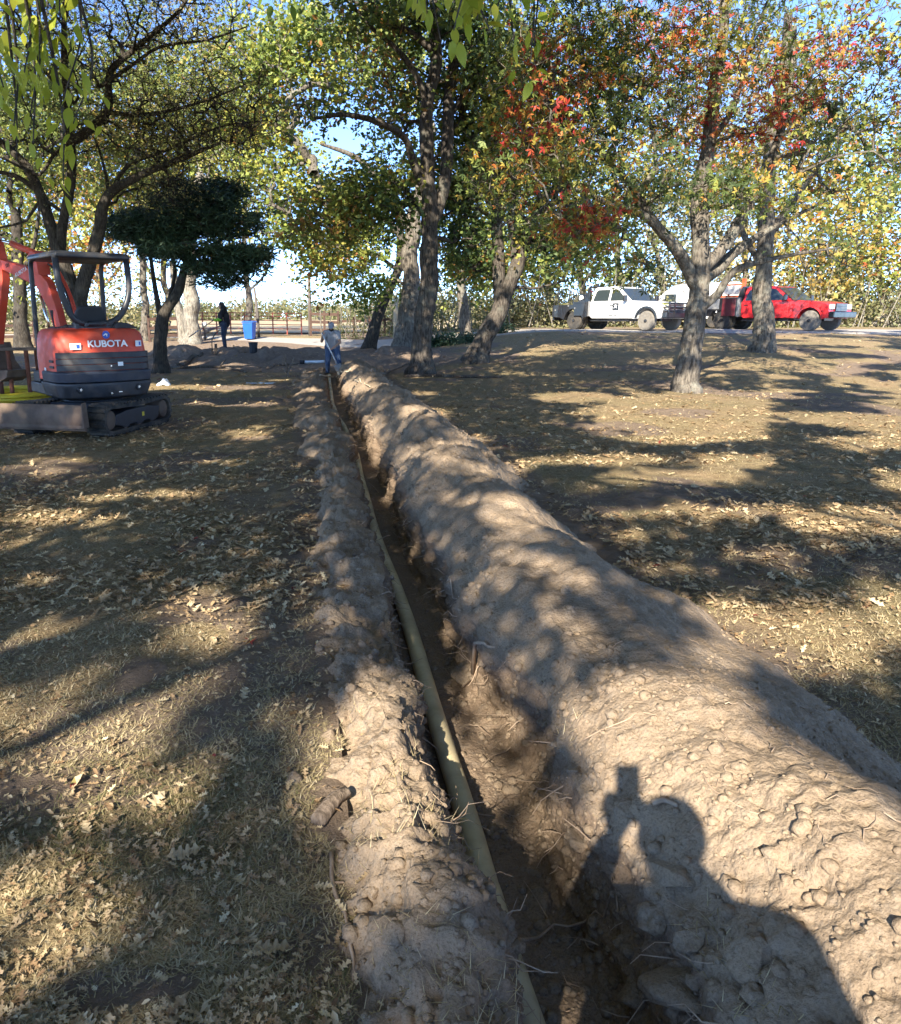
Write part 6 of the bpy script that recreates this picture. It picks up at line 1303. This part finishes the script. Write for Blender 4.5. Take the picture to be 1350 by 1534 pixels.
for (px_, py_, k, s_, h_, lab) in [(115, 1175, 7, .07, 4, 'yellow-green oval leaf lying bright on the sunny lawn at left'), (215, 1412, 0, .085, 3, 'pale tan oak leaf alone in the dark shadow near the bottom left'), (232, 1205, 1, .09, 3, 'pale oak leaf on the lawn right of the yellow-green leaf'), (275, 1283, 2, .10, 2, 'long thin-lobed oak leaf in the grass below the pale one'),
                                   (320, 962, 8, .075, 3, 'pale cream leaf beside the bare grey patch'), (272, 830, 9, .09, 4, 'red maple leaf on the lawn below the sunny streak'), (375, 963, 9, .08, 4, 'dark red leaf just right of the bare grey patch'), (350, 1140, 3, .085, 3, 'pale oak leaf below the second bare patch'), (385, 945, 4, .10, 3, 'broad pale oak leaf above the dark red leaf'), (255, 1520, 5, .11, 1, 'brown oak leaf at the very bottom left of the picture'), (140, 1385, 3, .08, 0, 'orange-brown oak leaf in the sun at lower left'), (405, 1425, 2, .10, 2, 'pale oak leaf pair member by the slender root')]:
    g_ = gnd(px_, py_); tag(put_leaf(g_.x, g_.y, k, s_ * 1.1, min(h_, len(LM[k]) - 1)), lab, 'fallen leaf', 'single standout fallen leaves')
# the rest of the litter
b = Bag(); x, y = litter_points(120000, 1.3, 34); kp_ = rg.uniform(size=len(x)) < .13 + .9 * sstep(2.6, 7, y); x, y = x[kp_], y[kp_]; n = len(x); z = np.where(y < 24, ground_z(x, y), 0)
for i in np.nonzero(y >= 24)[0]: z[i] = drop(float(x[i]), float(y[i]))
sz_ = rg.uniform(.04, .085, n) * (1 + .03 * y); kk = rg.choice(len(LV), n, p=[.08] * 6 + [.14] * 3 + [.05] * 2); sz_[(y < 4)] *= .5
LVs = [oak_leaf(s, True) for s in range(6)] + LV[6:]
hue = np.clip(.55 + .2 * rg.normal(size=n), .02, .93); hue = np.where(rg.uniform(size=n) < .003, 1.0, hue)
for k, (V, F) in enumerate(LVs):
    m = kk == k; q = np.stack([x[m], y[m], z[m] + .012 + .01 * rg.uniform(size=m.sum())], 1); s = sz_[m] * (1 if k < 6 else .62); c = int(m.sum()); a = rg.uniform(0, 6.3, c); t1, t2 = rg.normal(size=c) * .3, rg.normal(size=c) * .3
    X0 = V[None, :, 0] * np.cos(a)[:, None] - V[None, :, 1] * np.sin(a)[:, None]; Y0 = V[None, :, 0] * np.sin(a)[:, None] + V[None, :, 1] * np.cos(a)[:, None]; Z0 = V[None, :, 2] + X0 * t1[:, None] + Y0 * t2[:, None]
    W_ = np.stack([X0, Y0, Z0], -1) * s[:, None, None] + q[:, None]; b.add(W_.reshape(-1, 3), (F[None] + (np.arange(c) * len(V))[:, None, None]).reshape(-1, 3), np.repeat(hue[m], len(F)))
tag(put('leaf_litter', b.mesh('leaf_litter', False, 'hue'), L_LIT), 'thick scatter of fallen tan leaves over the whole lawn', 'leaf litter', None, 'stuff')

# ---------------------------------------------------------------- leaf sprays hanging into the top of the view, from the oak behind the camera
def spray(label, tips, depth, root_pt, nleaf, hue0, seed, trunk=(-5.6, -5.5, 5.4)):
    rg = np.random.default_rng(seed); root = empty('hanging_branch', tuple(root_pt), 0, label, 'branch'); o_ = np.array(root_pt); tw = Bag(); spots = []
    for (px, py) in tips:
        e = at(px, py, depth + rg.normal() * .25); m_ = at(px + rg.normal() * 14, py - rg.uniform(50, 110), depth + .1) + np.array([0, 0, .05]); m2 = o_ * .5 + m_ * .5 + np.array([0, 0, .18])
        P = catmull([o_, m2, m_, e], .05); tw.add(*tube_np(P - o_, np.linspace(.012, .0022, len(P)), 5)); k = len(P); spots += [P[i] for i in range(int(k * .5), k)]
    lim = catmull([np.array(trunk), (np.array(trunk) + o_) / 2 + np.array([0, 0, .9]), o_ + (np.array(trunk) - o_) * .12 + np.array([0, 0, .35]), o_], .15); put('limb', (lambda a: np_mesh('limb', a[0] - o_, a[1], True))(tube_np(lim, np.linspace(.07, .013, len(lim)), 8, .5)), B_OAK, root)
    tag(put('twigs', tw.mesh('twigs'), B_DARK, root), kind='stuff'); ms = []
    for q in range(6):
        h = np.clip(hue0 + .14 * rg.normal(), .02, .98); u = np.linspace(0, 1, 6); wv = .23 * np.sin(np.pi * u**.8); V = np.concatenate([np.stack([u, 0 * u, -.25 * u**2], 1), np.stack([u, wv, -.25 * u**2 + .10 * wv], 1), np.stack([u, -wv, -.25 * u**2 + .10 * wv], 1)]); F = []
        for i in range(5): F += [(i, i + 1, 7 + i), (i, 7 + i, 6 + i), (i + 1, i, 12 + i), (i + 1, 12 + i, 13 + i)]
        me = np_mesh('leaf', V, np.array(F), True, {'hue': ('FACE', np.full(20, h))}); me.materials.append(L_NEAR); ms.append(me)
    for k in range(nleaf):
        p_ = spots[int(rg.integers(0, len(spots)))] + rg.normal(size=3) * .035; o = put('leaf', ms[k % 6], None, root); o.location = p_ - o_; s = rg.uniform(.048, .085); o.scale = (s, s, s)
        o.rotation_euler = (rg.normal() * .6, R(55) + rg.normal() * .45, rg.uniform(0, 6.3))
    return root
L_NEAR = leafmat('leaf_near', [(0, (.10, .16, .02)), (.5, (.24, .29, .03)), (1, (.46, .42, .05))], .5, .5)
spray('yellow-green leafy branch hanging into the top left corner', [(10, 60), (35, 120), (20, 200), (70, 40), (60, 90), (25, 240), (90, 30), (45, 175), (5, 130), (50, 215), (110, 185), (95, 150), (20, 30), (-20, 90), (95, 275)], 3.2, at(-20, -260, 2.6), 260, .6, 1)
spray('yellow-green leafy branch hanging into the top centre over the middle oak', [(640, 20), (680, 45), (715, 30), (745, 15), (770, 60), (790, 30), (660, 60), (800, 70), (625, 5), (735, 50), (815, 20), (765, 20), (700, 10), (795, 95)], 3.4, at(720, -280, 2.8), 190, .6, 2, (2.6, -8.5, 6.2))
spray('small tuft of green leaves at the top edge left of centre', [(405, 0), (420, 6), (440, -5)], 3.6, at(420, -260, 3.2), 22, .1, 3, (2.6, -8.5, 5.4))
